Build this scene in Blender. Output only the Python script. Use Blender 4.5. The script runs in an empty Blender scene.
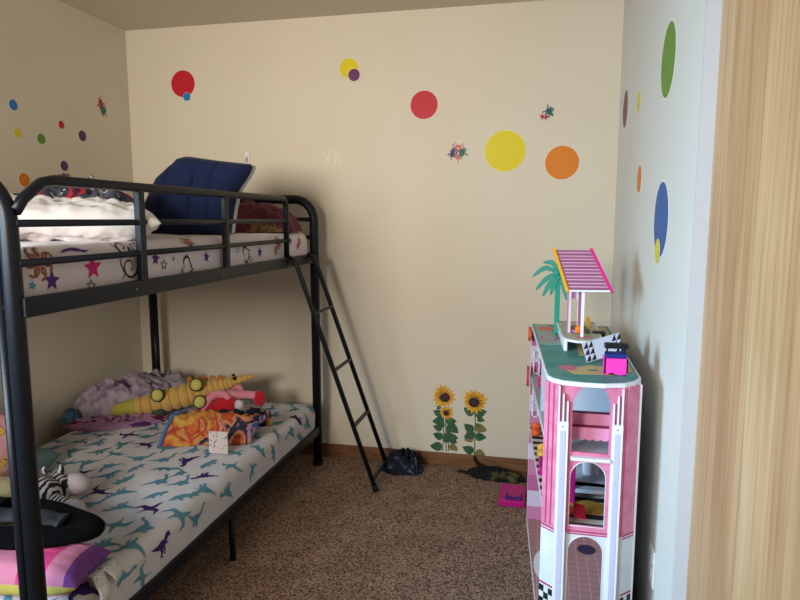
import bpy, bmesh, math, random
from mathutils import Vector, Matrix, noise
from mathutils.geometry import tessellate_polygon
random.seed(7)
SC = bpy.context.scene
COL = SC.collection
PI = math.pi
W, H, YN = 2.724, 2.44, -4.5          # room width, height, near wall

# ---------------------------------------------------------------- camera
cam_d = bpy.data.cameras.new('camera')
cam = bpy.data.objects.new('camera', cam_d); COL.objects.link(cam)
YAW, PITCH = 0.2184, 0.1279
fw = Vector((-math.sin(YAW)*math.cos(PITCH), math.cos(YAW)*math.cos(PITCH), -math.sin(PITCH)))
cam.location = (2.3623, -3.3597, 1.3683)
cam.rotation_euler = fw.to_track_quat('-Z', 'Y').to_euler()
cam_d.sensor_width = 36; cam_d.lens = 36*630.9/800; cam_d.clip_start = .02
SC.camera = cam
# ---------------------------------------------------------------- world, light, exposure
wd = bpy.data.worlds.new('sky'); SC.world = wd; wd.use_nodes = True
wd.node_tree.nodes['Background'].inputs[0].default_value = (.62, .80, 1, 1)
wd.node_tree.nodes['Background'].inputs[1].default_value = 1.0
def area(name, loc, direction, sx, sy, power, color):
    l = bpy.data.lights.new(name, 'AREA'); l.shape = 'RECTANGLE'; l.size = sx; l.size_y = sy
    l.energy = power; l.color = color
    o = bpy.data.objects.new(name, l); COL.objects.link(o); o.location = loc
    o.rotation_euler = Vector(direction).to_track_quat('-Z', 'Z').to_euler()
    return o
wl = area('window_daylight', (-.20, -3.72, 1.52), (1, .66, -.40), 1.1, 1.2, 64, (.50, .77, 1))
wl.data.spread = math.radians(84)
nl = area('near_window_daylight', (1.0, -4.68, 1.74), (.08, 1, .0), .8, .8, 29, (1, .92, .82))
nl.data.spread = math.radians(80)
vs = SC.view_settings
vs.view_transform = 'Standard'; vs.look = 'None'; vs.gamma = 1; vs.exposure = -0.12
vs.use_curve_mapping = False

# ---------------------------------------------------------------- materials
def s2l(c):
    c = c/255
    return c/12.92 if c <= .04045 else ((c+.055)/1.055)**2.4
def rgb(r, g, b): return (s2l(r), s2l(g), s2l(b), 1)
_M = {}
def mat(name, c, rough=.7, metal=0, bump=0, bscale=60, c2=None, cscale=8, spec=.3, mapping=None, sheen=0, thr=None, dist=.002, detail=4):
    if name in _M: return _M[name]
    m = bpy.data.materials.new(name); m.use_nodes = True
    nt = m.node_tree; n = nt.nodes; b = n['Principled BSDF']
    b.inputs['Base Color'].default_value = c; b.inputs['Roughness'].default_value = rough
    b.inputs['Metallic'].default_value = metal; b.inputs['Specular IOR Level'].default_value = spec
    if sheen: b.inputs['Sheen Weight'].default_value = sheen
    tc = n.new('ShaderNodeTexCoord'); src = tc.outputs['Object']
    if mapping:
        mp = n.new('ShaderNodeMapping'); mp.inputs['Scale'].default_value = mapping
        nt.links.new(src, mp.inputs[0]); src = mp.outputs[0]
    if c2:
        t = n.new('ShaderNodeTexNoise'); t.inputs['Scale'].default_value = cscale; t.inputs['Detail'].default_value = detail
        r = n.new('ShaderNodeValToRGB')
        lo, hi = thr or (.35, .65)
        r.color_ramp.elements[0].position = lo; r.color_ramp.elements[1].position = hi
        r.color_ramp.elements[0].color = c; r.color_ramp.elements[1].color = c2
        nt.links.new(src, t.inputs[0]); nt.links.new(t.outputs[0], r.inputs[0]); nt.links.new(r.outputs[0], b.inputs['Base Color'])
    if bump:
        t2 = n.new('ShaderNodeTexNoise'); t2.inputs['Scale'].default_value = bscale; t2.inputs['Detail'].default_value = 3
        bp = n.new('ShaderNodeBump'); bp.inputs['Strength'].default_value = bump; bp.inputs['Distance'].default_value = dist
        nt.links.new(src, t2.inputs[0]); nt.links.new(t2.outputs[0], bp.inputs['Height']); nt.links.new(bp.outputs[0], b.inputs['Normal'])
    _M[name] = m
    return m
def stripes(name, cols, axis=2, scale=20, rough=.7, off=0):
    """hard repeating bands of a printed pattern along one object axis"""
    m = bpy.data.materials.new(name); m.use_nodes = True
    nt = m.node_tree; n = nt.nodes; b = n['Principled BSDF']; b.inputs['Roughness'].default_value = rough
    tc = n.new('ShaderNodeTexCoord'); sp = n.new('ShaderNodeSeparateXYZ'); nt.links.new(tc.outputs['Object'], sp.inputs[0])
    mu = n.new('ShaderNodeMath'); mu.operation = 'MULTIPLY_ADD'; mu.inputs[1].default_value = scale; mu.inputs[2].default_value = off
    fr = n.new('ShaderNodeMath'); fr.operation = 'FRACT'; rp = n.new('ShaderNodeValToRGB'); rp.color_ramp.interpolation = 'CONSTANT'
    nt.links.new(sp.outputs[axis], mu.inputs[0]); nt.links.new(mu.outputs[0], fr.inputs[0]); nt.links.new(fr.outputs[0], rp.inputs[0])
    e = rp.color_ramp.elements
    e[0].position = 0; e[0].color = cols[0]; e[1].position = 1/len(cols); e[1].color = cols[1]
    for i, c in enumerate(cols[2:], 2):
        x = e.new(i/len(cols)); x.color = c
    nt.links.new(rp.outputs[0], b.inputs['Base Color'])
    return m

WALLC = rgb(217, 207, 188)
M_wall = mat('wall_paint', WALLC, .75, bump=.12, bscale=140, c2=rgb(211, 200, 180), cscale=1.3, thr=(.3, .75))
M_wallr = mat('wall_less_yellow', rgb(214, 211, 203), .7, bump=.12, bscale=140, c2=rgb(209, 206, 198), cscale=1.3, thr=(.3, .75))  # right wall colour, a little less yellow than the other walls
M_ceil = mat('ceiling_paint', rgb(208, 198, 182), .9, bump=.3, bscale=120)
M_jamb = mat('jamb_paint', rgb(196, 196, 200), .6)
M_basew = mat('baseboard_wood', rgb(132, 92, 58), .5, c2=rgb(102, 68, 42), cscale=6, mapping=(1, 1, 12), bump=.1)
M_iron = mat('black_metal', rgb(15, 18, 26), .42, spec=.3)
M_irong = mat('grey_metal', rgb(120, 124, 130), .35, .6)
M_white = mat('white_plastic', rgb(225, 224, 220), .45)
M_sheet = mat('sheet_cotton', rgb(204, 199, 200), .85, bump=.25, bscale=25, sheen=.2, dist=.006)
M_sheetu = mat('upper_sheet_cotton', rgb(222, 208, 210), .8, bump=.25, bscale=25, sheen=.2, dist=.006)

def carpet():
    m = bpy.data.materials.new('carpet'); m.use_nodes = True
    nt = m.node_tree; n = nt.nodes; b = n['Principled BSDF']; b.inputs['Roughness'].default_value = 1
    b.inputs['Specular IOR Level'].default_value = .05
    tc = n.new('ShaderNodeTexCoord')
    a = n.new('ShaderNodeTexNoise'); a.inputs['Scale'].default_value = 130; a.inputs['Detail'].default_value = 3
    c = n.new('ShaderNodeTexNoise'); c.inputs['Scale'].default_value = 9; c.inputs['Detail'].default_value = 4
    r = n.new('ShaderNodeValToRGB'); r.color_ramp.elements[0].position = .36; r.color_ramp.elements[1].position = .62
    r.color_ramp.elements[0].color = rgb(88, 66, 54); r.color_ramp.elements[1].color = rgb(184, 154, 132)
    mx = n.new('ShaderNodeMix'); mx.data_type = 'RGBA'; mx.blend_type = 'MULTIPLY'; mx.inputs[0].default_value = .5
    r2 = n.new('ShaderNodeValToRGB'); r2.color_ramp.elements[0].color = (.6, .58, .56, 1); r2.color_ramp.elements[0].position = .35; r2.color_ramp.elements[1].position = .65
    for t in (a, c): nt.links.new(tc.outputs['Object'], t.inputs[0])
    nt.links.new(a.outputs[0], r.inputs[0]); nt.links.new(c.outputs[0], r2.inputs[0])
    nt.links.new(r.outputs[0], mx.inputs[6]); nt.links.new(r2.outputs[0], mx.inputs[7]); nt.links.new(mx.outputs[2], b.inputs['Base Color'])
    bp = n.new('ShaderNodeBump'); bp.inputs['Strength'].default_value = .9; bp.inputs['Distance'].default_value = .012
    nt.links.new(a.outputs[0], bp.inputs['Height']); nt.links.new(bp.outputs[0], b.inputs['Normal'])
    return m
def birch():
    m = bpy.data.materials.new('birch_veneer'); m.use_nodes = True
    nt = m.node_tree; n = nt.nodes; b = n['Principled BSDF']; b.inputs['Roughness'].default_value = .42
    tc = n.new('ShaderNodeTexCoord')
    def nz(scale, mp, det=5, dist=0):
        q = n.new('ShaderNodeMapping'); q.inputs['Scale'].default_value = mp
        t = n.new('ShaderNodeTexNoise'); t.inputs['Scale'].default_value = scale; t.inputs['Detail'].default_value = det
        t.inputs['Distortion'].default_value = dist
        nt.links.new(tc.outputs['Object'], q.inputs[0]); nt.links.new(q.outputs[0], t.inputs[0]); return t.outputs[0]
    r = n.new('ShaderNodeValToRGB'); e = r.color_ramp.elements
    e[0].position = .3; e[0].color = rgb(166, 121, 80); e[1].position = .7; e[1].color = rgb(206, 170, 126)
    x = e.new(.5); x.color = rgb(190, 149, 105)
    nt.links.new(nz(7, (1, 1, .09), 6, .6), r.inputs[0])
    r2 = n.new('ShaderNodeValToRGB'); r2.color_ramp.elements[0].color = (.80, .74, .68, 1)
    r2.color_ramp.elements[0].position = .35; r2.color_ramp.elements[1].position = .55
    nt.links.new(nz(70, (1, 1, .03), 3), r2.inputs[0])
    r3 = n.new('ShaderNodeValToRGB'); r3.color_ramp.elements[0].color = (.86, .76, .66, 1)
    r3.color_ramp.elements[0].position = .3; r3.color_ramp.elements[1].position = .5
    nt.links.new(nz(2.2, (1, 1, .35), 5, 1.5), r3.inputs[0])
    mx = n.new('ShaderNodeMix'); mx.data_type = 'RGBA'; mx.blend_type = 'MULTIPLY'; mx.inputs[0].default_value = 1
    my = n.new('ShaderNodeMix'); my.data_type = 'RGBA'; my.blend_type = 'MULTIPLY'; my.inputs[0].default_value = 1
    nt.links.new(r.outputs[0], mx.inputs[6]); nt.links.new(r2.outputs[0], mx.inputs[7])
    nt.links.new(mx.outputs[2], my.inputs[6]); nt.links.new(r3.outputs[0], my.inputs[7]); nt.links.new(my.outputs[2], b.inputs['Base Color'])
    return m

# ---------------------------------------------------------------- mesh helpers
def tag(o, label=None, cat=None, group=None, kind=None):
    if label: o['label'] = label
    if cat: o['category'] = cat
    if group: o['group'] = group
    if kind: o['kind'] = kind
    return o
def empty(name, loc, label, cat, group=None):
    o = bpy.data.objects.new(name, None); COL.objects.link(o); o.location = loc; o.empty_display_size = .05
    return tag(o, label, cat, group)
def wloc(o):
    v = Vector((0, 0, 0))
    while o: v += o.location; o = o.parent
    return v
class MB:
    def __init__(s): s.bm = bmesh.new(); s.mi = 0; s.sm = False
    def face(s, vs):
        try: f = s.bm.faces.new(vs)
        except ValueError: return None
        f.material_index = s.mi; f.smooth = s.sm; return f
    def box(s, x0, x1, y0, y1, z0, z1):
        v = [s.bm.verts.new((x, y, z)) for x in (x0, x1) for y in (y0, y1) for z in (z0, z1)]
        for q in ((0, 1, 3, 2), (4, 6, 7, 5), (0, 4, 5, 1), (2, 3, 7, 6), (0, 2, 6, 4), (1, 5, 7, 3)): s.face([v[i] for i in q])
        return s
    def obox(s, c, ax, ay, az):
        c, ax, ay, az = map(Vector, (c, ax, ay, az))
        v = [s.bm.verts.new(c+ax*i+ay*j+az*k) for i in (-.5, .5) for j in (-.5, .5) for k in (-.5, .5)]
        for q in ((0, 1, 3, 2), (4, 6, 7, 5), (0, 4, 5, 1), (2, 3, 7, 6), (0, 2, 6, 4), (1, 5, 7, 3)): s.face([v[i] for i in q])
        return s
    def tube(s, pts, r, n=14, cap=True, flat=1.0, up=None, mifn=None):
        pts = [Vector(p) for p in pts]; rs = r if hasattr(r, '__len__') else [r]*len(pts)
        prev = None; rings = []; sm = s.sm; s.sm = True
        for i, p in enumerate(pts):
            t = (pts[min(i+1, len(pts)-1)]-pts[max(i-1, 0)]).normalized()
            if prev is None:
                a = Vector(up) if up else (Vector((0, 0, 1)) if abs(t.z) < .9 else Vector((1, 0, 0)))
            else: a = prev
            a = (a-t*a.dot(t)).normalized(); prev = a; b = t.cross(a)
            rings.append([s.bm.verts.new(p+a*math.cos(2*PI*k/n)*rs[i]*flat+b*math.sin(2*PI*k/n)*rs[i]) for k in range(n)])
        for i in range(len(rings)-1):
            if mifn: s.mi = mifn(i)
            for k in range(n): s.face([rings[i][k], rings[i][(k+1) % n], rings[i+1][(k+1) % n], rings[i+1][k]])
        s.sm = False
        if cap:
            s.face(rings[0][::-1]); s.face(rings[-1])
        s.sm = sm
        return s
    def prism(s, poly, fn, t):
        """poly: 2D outline; fn(u,v,w) -> world; w from 0 to t"""
        a = [s.bm.verts.new(fn(u, v, 0)) for u, v in poly]; b = [s.bm.verts.new(fn(u, v, t)) for u, v in poly]
        n = len(poly)
        for tri in tessellate_polygon([[Vector((u, v, 0)) for u, v in poly]]):
            s.face([a[i] for i in tri]); s.face([b[i] for i in tri][::-1])
        for i in range(n): s.face([a[i], a[(i+1) % n], b[(i+1) % n], b[i]])
        return s
    def grid(s, nu, nv, fn, closed_u=False, mifn=None):
        g = [[s.bm.verts.new(fn(i/(nu if closed_u else nu-1), j/(nv-1))) for j in range(nv)] for i in range(nu)]
        sm = s.sm; s.sm = True
        for i in range(nu if closed_u else nu-1):
            for j in range(nv-1):
                if mifn: s.mi = mifn(i/nu, j/nv)
                s.face([g[i][j], g[(i+1) % nu][j], g[(i+1) % nu][j+1], g[i][j+1]])
        s.sm = sm
        return g
    def ball(s, c, r, nu=20, nv=12, rot=None, mifn=None, dfn=None):
        c = Vector(c); r = r if hasattr(r, '__len__') else (r, r, r)
        def f(u, v):
            a = 2*PI*u; b = PI*v
            d = Vector((math.cos(a)*math.sin(b), math.sin(a)*math.sin(b), math.cos(b)))
            k = dfn(d) if dfn else 1
            p = Vector((d.x*r[0]*k, d.y*r[1]*k, d.z*r[2]*k))
            if rot: p = rot @ p
            return c+p
        s.grid(nu, nv, f, True, mifn)
        bmesh.ops.remove_doubles(s.bm, verts=s.bm.verts[-nu*nv:], dist=1e-5)
        s.bm.verts.ensure_lookup_table()
        return s
    def build(s, name, mats, parent=None, bevel=0, fix=True):
        if not isinstance(mats, (list, tuple)): mats = [mats]
        me = bpy.data.meshes.new(name)
        if fix: bmesh.ops.recalc_face_normals(s.bm, faces=s.bm.faces[:])
        org = wloc(parent) if parent else s.origin()
        bmesh.ops.translate(s.bm, verts=s.bm.verts[:], vec=-org)
        s.bm.to_mesh(me); s.bm.free()
        for m in mats: me.materials.append(m)
        o = bpy.data.objects.new(name, me); COL.objects.link(o)
        if parent: o.parent = parent
        else: o.location = org
        if bevel:
            b = o.modifiers.new('bevel', 'BEVEL'); b.width = bevel; b.segments = 2; b.limit_method = 'ANGLE'
        return o
    def origin(s):
        vs = [v.co for v in s.bm.verts]
        if not vs: return Vector((0, 0, 0))
        return Vector(((min(v.x for v in vs)+max(v.x for v in vs))/2, (min(v.y for v in vs)+max(v.y for v in vs))/2, min(v.z for v in vs)))
def box(name, d, m, parent=None, bevel=0): return MB().box(*d).build(name, m, parent, bevel)
def st(name, mb, m, bevel=0):
    o = mb.build(name, m, None, bevel); o['kind'] = 'structure'; return o
def arc(c, r, a0, a1, u, v, n=7):
    c, u, v = Vector(c), Vector(u), Vector(v)
    return [c+u*r*math.cos(a0+(a1-a0)*i/n)+v*r*math.sin(a0+(a1-a0)*i/n) for i in range(n+1)]
def fbm(x, y, z=0, o=3):
    a, f, t = 1, 1, 0
    for _ in range(o):
        t += a*noise.noise(Vector((x*f, y*f, z*f+7.3*f))); a *= .5; f *= 2.1
    return t
def ridge(x, y, z=0):
    return 1-abs(noise.noise(Vector((x, y, z))))*2.2

# ---------------------------------------------------------------- room
st('floor', MB().box(0, W, YN, 0, -.08, 0), carpet())
st('ceiling', MB().box(-.12, W+.5, YN-.1, .1, H, H+.1), M_ceil)
st('wall_back', MB().box(-.12, W+.12, 0, .12, -.08, H), M_wall)
st('wall_near', MB().box(-.12, .5, YN-.12, YN, -.08, H).box(1.5, W+.5, YN-.12, YN, -.08, H).box(.5, 1.5, YN-.12, YN, -.08, 1.2).box(.5, 1.5, YN-.12, YN, 2.2, H), M_wall)
st('window_2', MB().box(.5, .55, YN-.09, YN-.04, 1.2, 2.2).box(1.45, 1.5, YN-.09, YN-.04, 1.2, 2.2).box(.5, 1.5, YN-.09, YN-.04, 1.2, 1.25).box(.5, 1.5, YN-.09, YN-.04, 2.15, 2.2), M_white)
wy0, wy1, wz0, wz1 = -4.32, -3.12, .9, 2.1      # window in the left wall, beside the camera
st('wall_left', MB().box(-.12, 0, wy1, 0, -.08, H).box(-.12, 0, YN, wy0, -.08, H).box(-.12, 0, wy0, wy1, -.08, wz0).box(-.12, 0, wy0, wy1, wz1, H), M_wall)
wf = MB(); t = .05
wf.box(-.09, -.04, wy0, wy0+t, wz0, wz1).box(-.09, -.04, wy1-t, wy1, wz0, wz1).box(-.09, -.04, wy0, wy1, wz0, wz0+t).box(-.09, -.04, wy0, wy1, wz1-t, wz1).box(-.09, -.04, -3.74, -3.70, wz0, wz1)
wo = st('window_1', wf, M_white)
JY = -1.704                                       # where the right wall turns into the closet opening
CY = -4.1
st('wall_right', MB().box(W, W+.12, JY, 0, -.08, H).box(W, W+.12, CY, JY, 2.06, H).box(W, W+.12, YN, CY, -.08, H), M_wallr)
st('trim_1', MB().box(W-.002, W+.12, JY-.012, JY+.0005, 0, 2.06), M_jamb)
st('wall_closet', MB().box(W+.4, W+.5, YN, 0, -.08, H).box(W+.12, W+.4, JY, JY+.1, -.08, H).box(W+.12, W+.4, CY-.1, CY, -.08, H), M_wall)
st('floor_closet', MB().box(W, W+.4, CY, JY, -.08, -.001), M_basew)
d1 = st('door_1', MB().box(W+.030, W+.058, -2.95, JY-.012, .012, 2.055), birch(), .001)
d2 = st('door_2', MB().box(W+.066, W+.094, CY, -2.85, .012, 2.055), birch(), .001)
st('baseboard_back', MB().box(0, W, -.012, 0, 0, .075), M_basew, .003)
st('baseboard_left', MB().box(0, .012, YN, -.012, 0, .075), M_basew, .003)
st('baseboard_right', MB().box(W-.012, W, JY, -.012, 0, .075), M_basew, .003)

# ---------------------------------------------------------------- outlets
M_slot = mat('outlet_slot', rgb(70, 66, 60), .6)
M_cream = mat('cream_plastic', rgb(205, 195, 172), .4)
def outlet(name, cx, cy, cz, wall, label, m):
    def fn(u, v, w):
        return Vector((cx+u, -w, cz+v)) if wall == 'back' else Vector((W-w, cy+u, cz+v))
    r = empty(name, fn(0, -.0575, 0), label, 'outlet')
    b = MB(); b.prism([(-.035, -.0575), (.035, -.0575), (.035, .0575), (-.035, .0575)], fn, .006); b.build('cover_plate', m, r, .002)
    for k in (-.02, .02):
        b = MB(); b.prism([(.017*math.cos(a), k+.014*math.sin(a)) for a in [2*PI*i/14 for i in range(14)]], lambda u, v, w: fn(u, v, w+.006), .002)
        b.mi = 1
        for s in (-.006, .006): b.prism([(s-.001, k-.004), (s+.001, k-.004), (s+.001, k+.005), (s-.001, k+.005)], lambda u, v, w: fn(u, v, w+.008), .0006)
        b.build('socket', [m, M_slot], r)
outlet('wall_outlet', 1.142, 0, .282, 'back', 'cream double outlet low on the back wall beside the ladder', M_cream)
outlet('wall_outlet', 0, -1.432, .322, 'right', 'white double outlet low on the right wall beside the dollhouse', M_white)

# ---------------------------------------------------------------- wall stickers
def on_wall(wall, a, z):
    """local (u right, v up, w off the wall) -> world"""
    if wall == 'back': return lambda u, v, w: Vector((a+u, -w, z+v))
    if wall == 'left': return lambda u, v, w: Vector((w, a+u, z+v))
    return lambda u, v, w: Vector((W-w, a-u, z+v))
def vinyl(c, n): return mat('vinyl_'+n, c, .5)
VC = {'red': rgb(190, 24, 42), 'yellow': rgb(216, 196, 10), 'orange': rgb(214, 122, 18), 'blue': rgb(30, 84, 150), 'purple': rgb(98, 42, 92),
      'green': rgb(92, 138, 42), 'white': rgb(228, 226, 218), 'light_blue': rgb(30, 120, 185), 'maroon': rgb(120, 62, 70)}
def dot(wall, a, z, r, col, label, rim=1.07, lift=0.0003, group=None):
    f = on_wall(wall, a, z); b = MB()
    cir = lambda R: [(R*math.cos(2*PI*i/40), R*math.sin(2*PI*i/40)) for i in range(40)]
    b.mi = 1; b.prism(cir(r*rim), lambda u, v, w: f(u, v, w+lift), .0008)
    b.mi = 0; b.prism(cir(r), lambda u, v, w: f(u, v, w+lift+.0008), .0005)
    o = b.build('wall_dot', [vinyl(VC[col], col), vinyl(VC['white'], 'white')])
    return tag(o, label, 'wall sticker', 'round wall stickers')
dot('back', .353, 2.130, .074, 'red', 'large red round sticker at upper left of the back wall', 1.02)
dot('back', .374, 2.058, .023, 'light_blue', 'small blue round sticker overlapping the large red dot', 1.05, .0018)
dot('back', 1.338, 2.166, .052, 'yellow', 'medium yellow round sticker partly covered by a purple dot', 1.03)
dot('back', 1.366, 2.130, .032, 'purple', 'small purple round sticker overlapping the medium yellow dot', 1.05, .0018)
dot('back', 1.746, 1.961, .073, 'red', 'red round sticker alone in the middle of the back wall', 1.03)
dot('back', 2.171, 1.715, .104, 'yellow', 'largest yellow round sticker on the back wall', 1.01)
dot('back', 2.457, 1.651, .084, 'orange', 'large orange round sticker near the right corner', 1.03)
dot('left', -.849, 1.883, .024, 'light_blue', 'small blue round sticker on the left wall, highest at the picture edge')
dot('left', -.838, 1.760, .020, 'yellow', 'small yellow round sticker on the left wall')
dot('left', -.695, 1.751, .025, 'green', 'small green round sticker on the left wall')
dot('left', -.557, 1.836, .020, 'red', 'small red round sticker on the left wall')
dot('left', -.410, 1.800, .028, 'purple', 'purple round sticker on the left wall, nearest the corner')
dot('left', -.555, 1.634, .026, 'purple', 'purple round sticker on the left wall, low above the guard rail')
dot('left', -.818, 1.549, .032, 'orange', 'orange round sticker on the left wall, just above the bed rail')
dot('right', -.246, 1.864, .082, 'maroon', 'maroon round sticker on the right wall by the corner', 1.03)
dot('right', -.669, 1.822, .040, 'yellow', 'small yellow and grey round sticker on the right wall')
dot('right', -.778, 1.519, .052, 'orange', 'small orange round sticker on the right wall')
dot('right', -1.252, 1.843, .109, 'green', 'large green round sticker high on the right wall', 1.06)
dot('right', -1.268, 1.366, .115, 'blue', 'large blue round sticker on the right wall', 1.05)
dot('right', -1.243, 1.268, .038, 'yellow', 'small yellow round sticker overlapping the large blue dot', 1.03, .0018)

def stroke(b, pts, ws, f, t=.0006):
    """flat brush stroke with varying width on a wall frame f"""
    n = len(pts); L = []; R = []
    for i, (u, v) in enumerate(pts):
        a = pts[max(i-1, 0)]; c = pts[min(i+1, n-1)]
        dx, dy = c[0]-a[0], c[1]-a[1]; l = math.hypot(dx, dy) or 1
        w = ws[i]/2 if hasattr(ws, '__len__') else ws/2
        L.append((u-dy/l*w, v+dx/l*w)); R.append((u+dy/l*w, v-dx/l*w))
    b.prism(L+R[::-1], f, t)
def splat(wall, a, z, items, label):
    f = on_wall(wall, a, z); b = MB()
    mats = [mat('print_'+n, c, .5) for n, c in (('red', rgb(186, 60, 74)), ('teal', rgb(74, 120, 128)), ('violet', rgb(88, 56, 140)), ('coral', rgb(226, 140, 128)), ('navy', rgb(50, 72, 110)), ('green', rgb(44, 112, 84)), ('pale', rgb(222, 214, 212)))]
    for (u, v, r, mi, k) in items:
        b.mi = mi; lv = .0004*(1+mi)
        g = lambda x, y, w, lv=lv: f(x, y, w+lv)
        b.prism([(u+r*.42*math.cos(2*PI*i/12), v+r*.42*math.sin(2*PI*i/12)) for i in range(12)], g, .0004)
        for j in range(k):
            an = 2*PI*j/k+u*90; l = r*(.8+.35*math.sin(j*2.3))
            stroke(b, [(u+r*.3*math.cos(an), v+r*.3*math.sin(an)), (u+l*math.cos(an), v+l*math.sin(an))], [r*.22, r*.16], g, .0004)
    return tag(b.build('splatter_decal', mats), label, 'wall sticker', 'splatter wall stickers')
splat('left', -.239, 1.976, [(-.01, .022, .036, 0, 8), (.012, -.014, .034, 1, 9), (-.008, -.005, .028, 0, 7), (.006, -.035, .02, 1, 6)], 'red and grey-teal splatter sticker on the left wall near the corner')
splat('back', 1.928, 1.715, [(0, .020, .036, 3, 9), (-.018, .002, .036, 2, 11), (.020, -.006, .032, 5, 9), (.0, -.026, .03, 3, 8), (-.03, -.014, .024, 4, 8), (.030, .012, .022, 1, 7)], 'multicoloured splatter sticker between the red and yellow dots')
splat('back', 2.372, 1.893, [(.010, .014, .030, 4, 8), (.020, .004, .024, 5, 7), (-.018, -.012, .022, 0, 6), (.002, -.014, .020, 0, 6), (.026, .024, .018, 1, 6)], 'small blue, green and red splatter sticker above the orange dot')
# pale, thin upright strokes on the back wall
b = MB()
for (u, v, l, c) in ((-.05, .0, .07, .012), (-.02, .01, .09, -.01), (.0, .0, .10, .012), (.018, .012, .05, .008), (.03, -.03, .03, .004)):
    stroke(b, [(u, v-l/2), (u+c, v), (u, v+l/2)], [.003, .007, .003], on_wall('back', 1.245, 1.695), .0004)
tag(b.build('wall_streaks', mat('pale_streak', rgb(226, 216, 200), .4)), 'pale vertical streaks on the back wall', 'wall mark')

# sunflower decals
M_pet = mat('petal_yellow', rgb(232, 182, 48), .6, c2=rgb(206, 136, 34), cscale=60)
M_disc = mat('seed_brown', rgb(78, 28, 28), .6, c2=rgb(40, 18, 22), cscale=120)
M_lf = mat('leaf_green', rgb(66, 104, 60), .6, c2=rgb(36, 78, 60), cscale=40)
M_lf2 = mat('leaf_olive', rgb(124, 112, 66), .6)
M_stem = mat('stem_green', rgb(92, 108, 58), .6)
def sunflower(a, z0, heads, stems, leaves, label):
    r = empty('sunflower_decal', (a, -.0005, z0), label, 'wall sticker', 'sunflower wall stickers')
    f = on_wall('back', a, z0)
    for (u, v, u2, v2) in stems:
        b = MB(); stroke(b, [(u, v), ((u+u2)/2+.004, (v+v2)/2), (u2, v2)], .006, f, .0006); b.build('stem', M_stem, r)
    b = MB()
    for (u, v, an, s, o) in leaves:
        b.mi = o; s *= 1.22; R = lambda x, y: (u+x*math.cos(an)-y*math.sin(an), v+x*math.sin(an)+y*math.cos(an))
        P = [(0, 0), (.1*s, .28*s), (.35*s, .42*s), (.7*s, .25*s), (1*s, -.08*s), (.6*s, -.3*s), (.3*s, -.36*s), (.08*s, -.25*s)]
        b.prism([R(*q) for q in P], lambda x, y, w: f(x, y, w+.0008+.0002*(len(b.bm.verts) % 5)), .0005)
    b.build('leaves', [M_lf, M_lf2], r)
    for (u, v, R, tilt) in heads:
        b = MB()
        for ring, n, rr in ((0, 15, 1), (1, 13, .82)):
            for i in range(n):
                an = 2*PI*(i+.5*ring)/n+tilt; l = R*rr*(1+.1*math.sin(i*5.1))
                c, s = math.cos(an), math.sin(an); w = R*.17
                P = [(R*.3, -w*.7), (l*.65, -w), (l, 0), (l*.65, w), (R*.3, w*.7)]
                b.prism([(u+x*c-y*s, v+x*s+y*c) for x, y in P], lambda x, y, w, q=ring: f(x, y, w+.0022+.0006*q), .0005)
        h = b.build('petals', M_pet, r)
        b = MB(); dx = R*.12*math.cos(tilt*3); k = .42
        b.prism([(u+dx+R*k*math.cos(2*PI*i/20), v-R*.08+R*k*.9*math.sin(2*PI*i/20)) for i in range(20)], lambda x, y, w: f(x, y, w+.0036), .0006)
        b.mi = 1; b.prism([(u+dx+R*.18*math.cos(2*PI*i/14), v-R*.08+R*.18*math.sin(2*PI*i/14)) for i in range(14)], lambda x, y, w: f(x, y, w+.0042), .0005)
        b.build('flower_center', [M_disc, mat('seed_dark', rgb(58, 40, 66), .6)], r)
sunflower(1.868, .082, [(-.003, .314, .066, .2), (.014, .224, .040, 1.2)],
          [(.012, 0, .0, .29), (.026, 0, .015, .21), (-.008, 0, -.004, .2)],
          [(-.005, .21, 2.9, .05, 0), (-.002, .18, 3.4, .055, 0), (.01, .17, .2, .05, 0), (.02, .15, -.5, .06, 0), (-.01, .13, 3.0, .045, 0), (.01, .12, .4, .05, 0), (.0, .14, 2.4, .04, 0),
           (-.005, .08, 2.9, .05, 0), (.02, .08, .1, .05, 0), (.03, .07, -.3, .04, 0), (-.01, .03, 3.3, .058, 0), (.03, .035, -.4, .045, 1), (.01, .05, 1.4, .045, 0), (-.022, .26, 4.0, .025, 0), (.012, .11, -1.2, .04, 0)],
          'double sunflower sticker, the left of the two on the back wall')
sunflower(2.036, .055, [(.0, .324, .070, .7)],
          [(.0, 0, .002, .3)],
          [(-.002, .255, 2.75, .055, 0), (.002, .245, .5, .058, 0), (.014, .225, -.1, .035, 0), (.006, .2, -1.0, .03, 0), (-.003, .155, 2.6, .055, 0), (.004, .175, -.1, .055, 1), (-.002, .15, 3.8, .055, 0), (-.006, .12, 3.6, .045, 1),
           (.004, .12, .15, .052, 0), (-.002, .04, 2.9, .055, 0), (.004, .035, -.35, .058, 1)],
          'single-headed sunflower sticker, the right of the two on the back wall')

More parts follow.
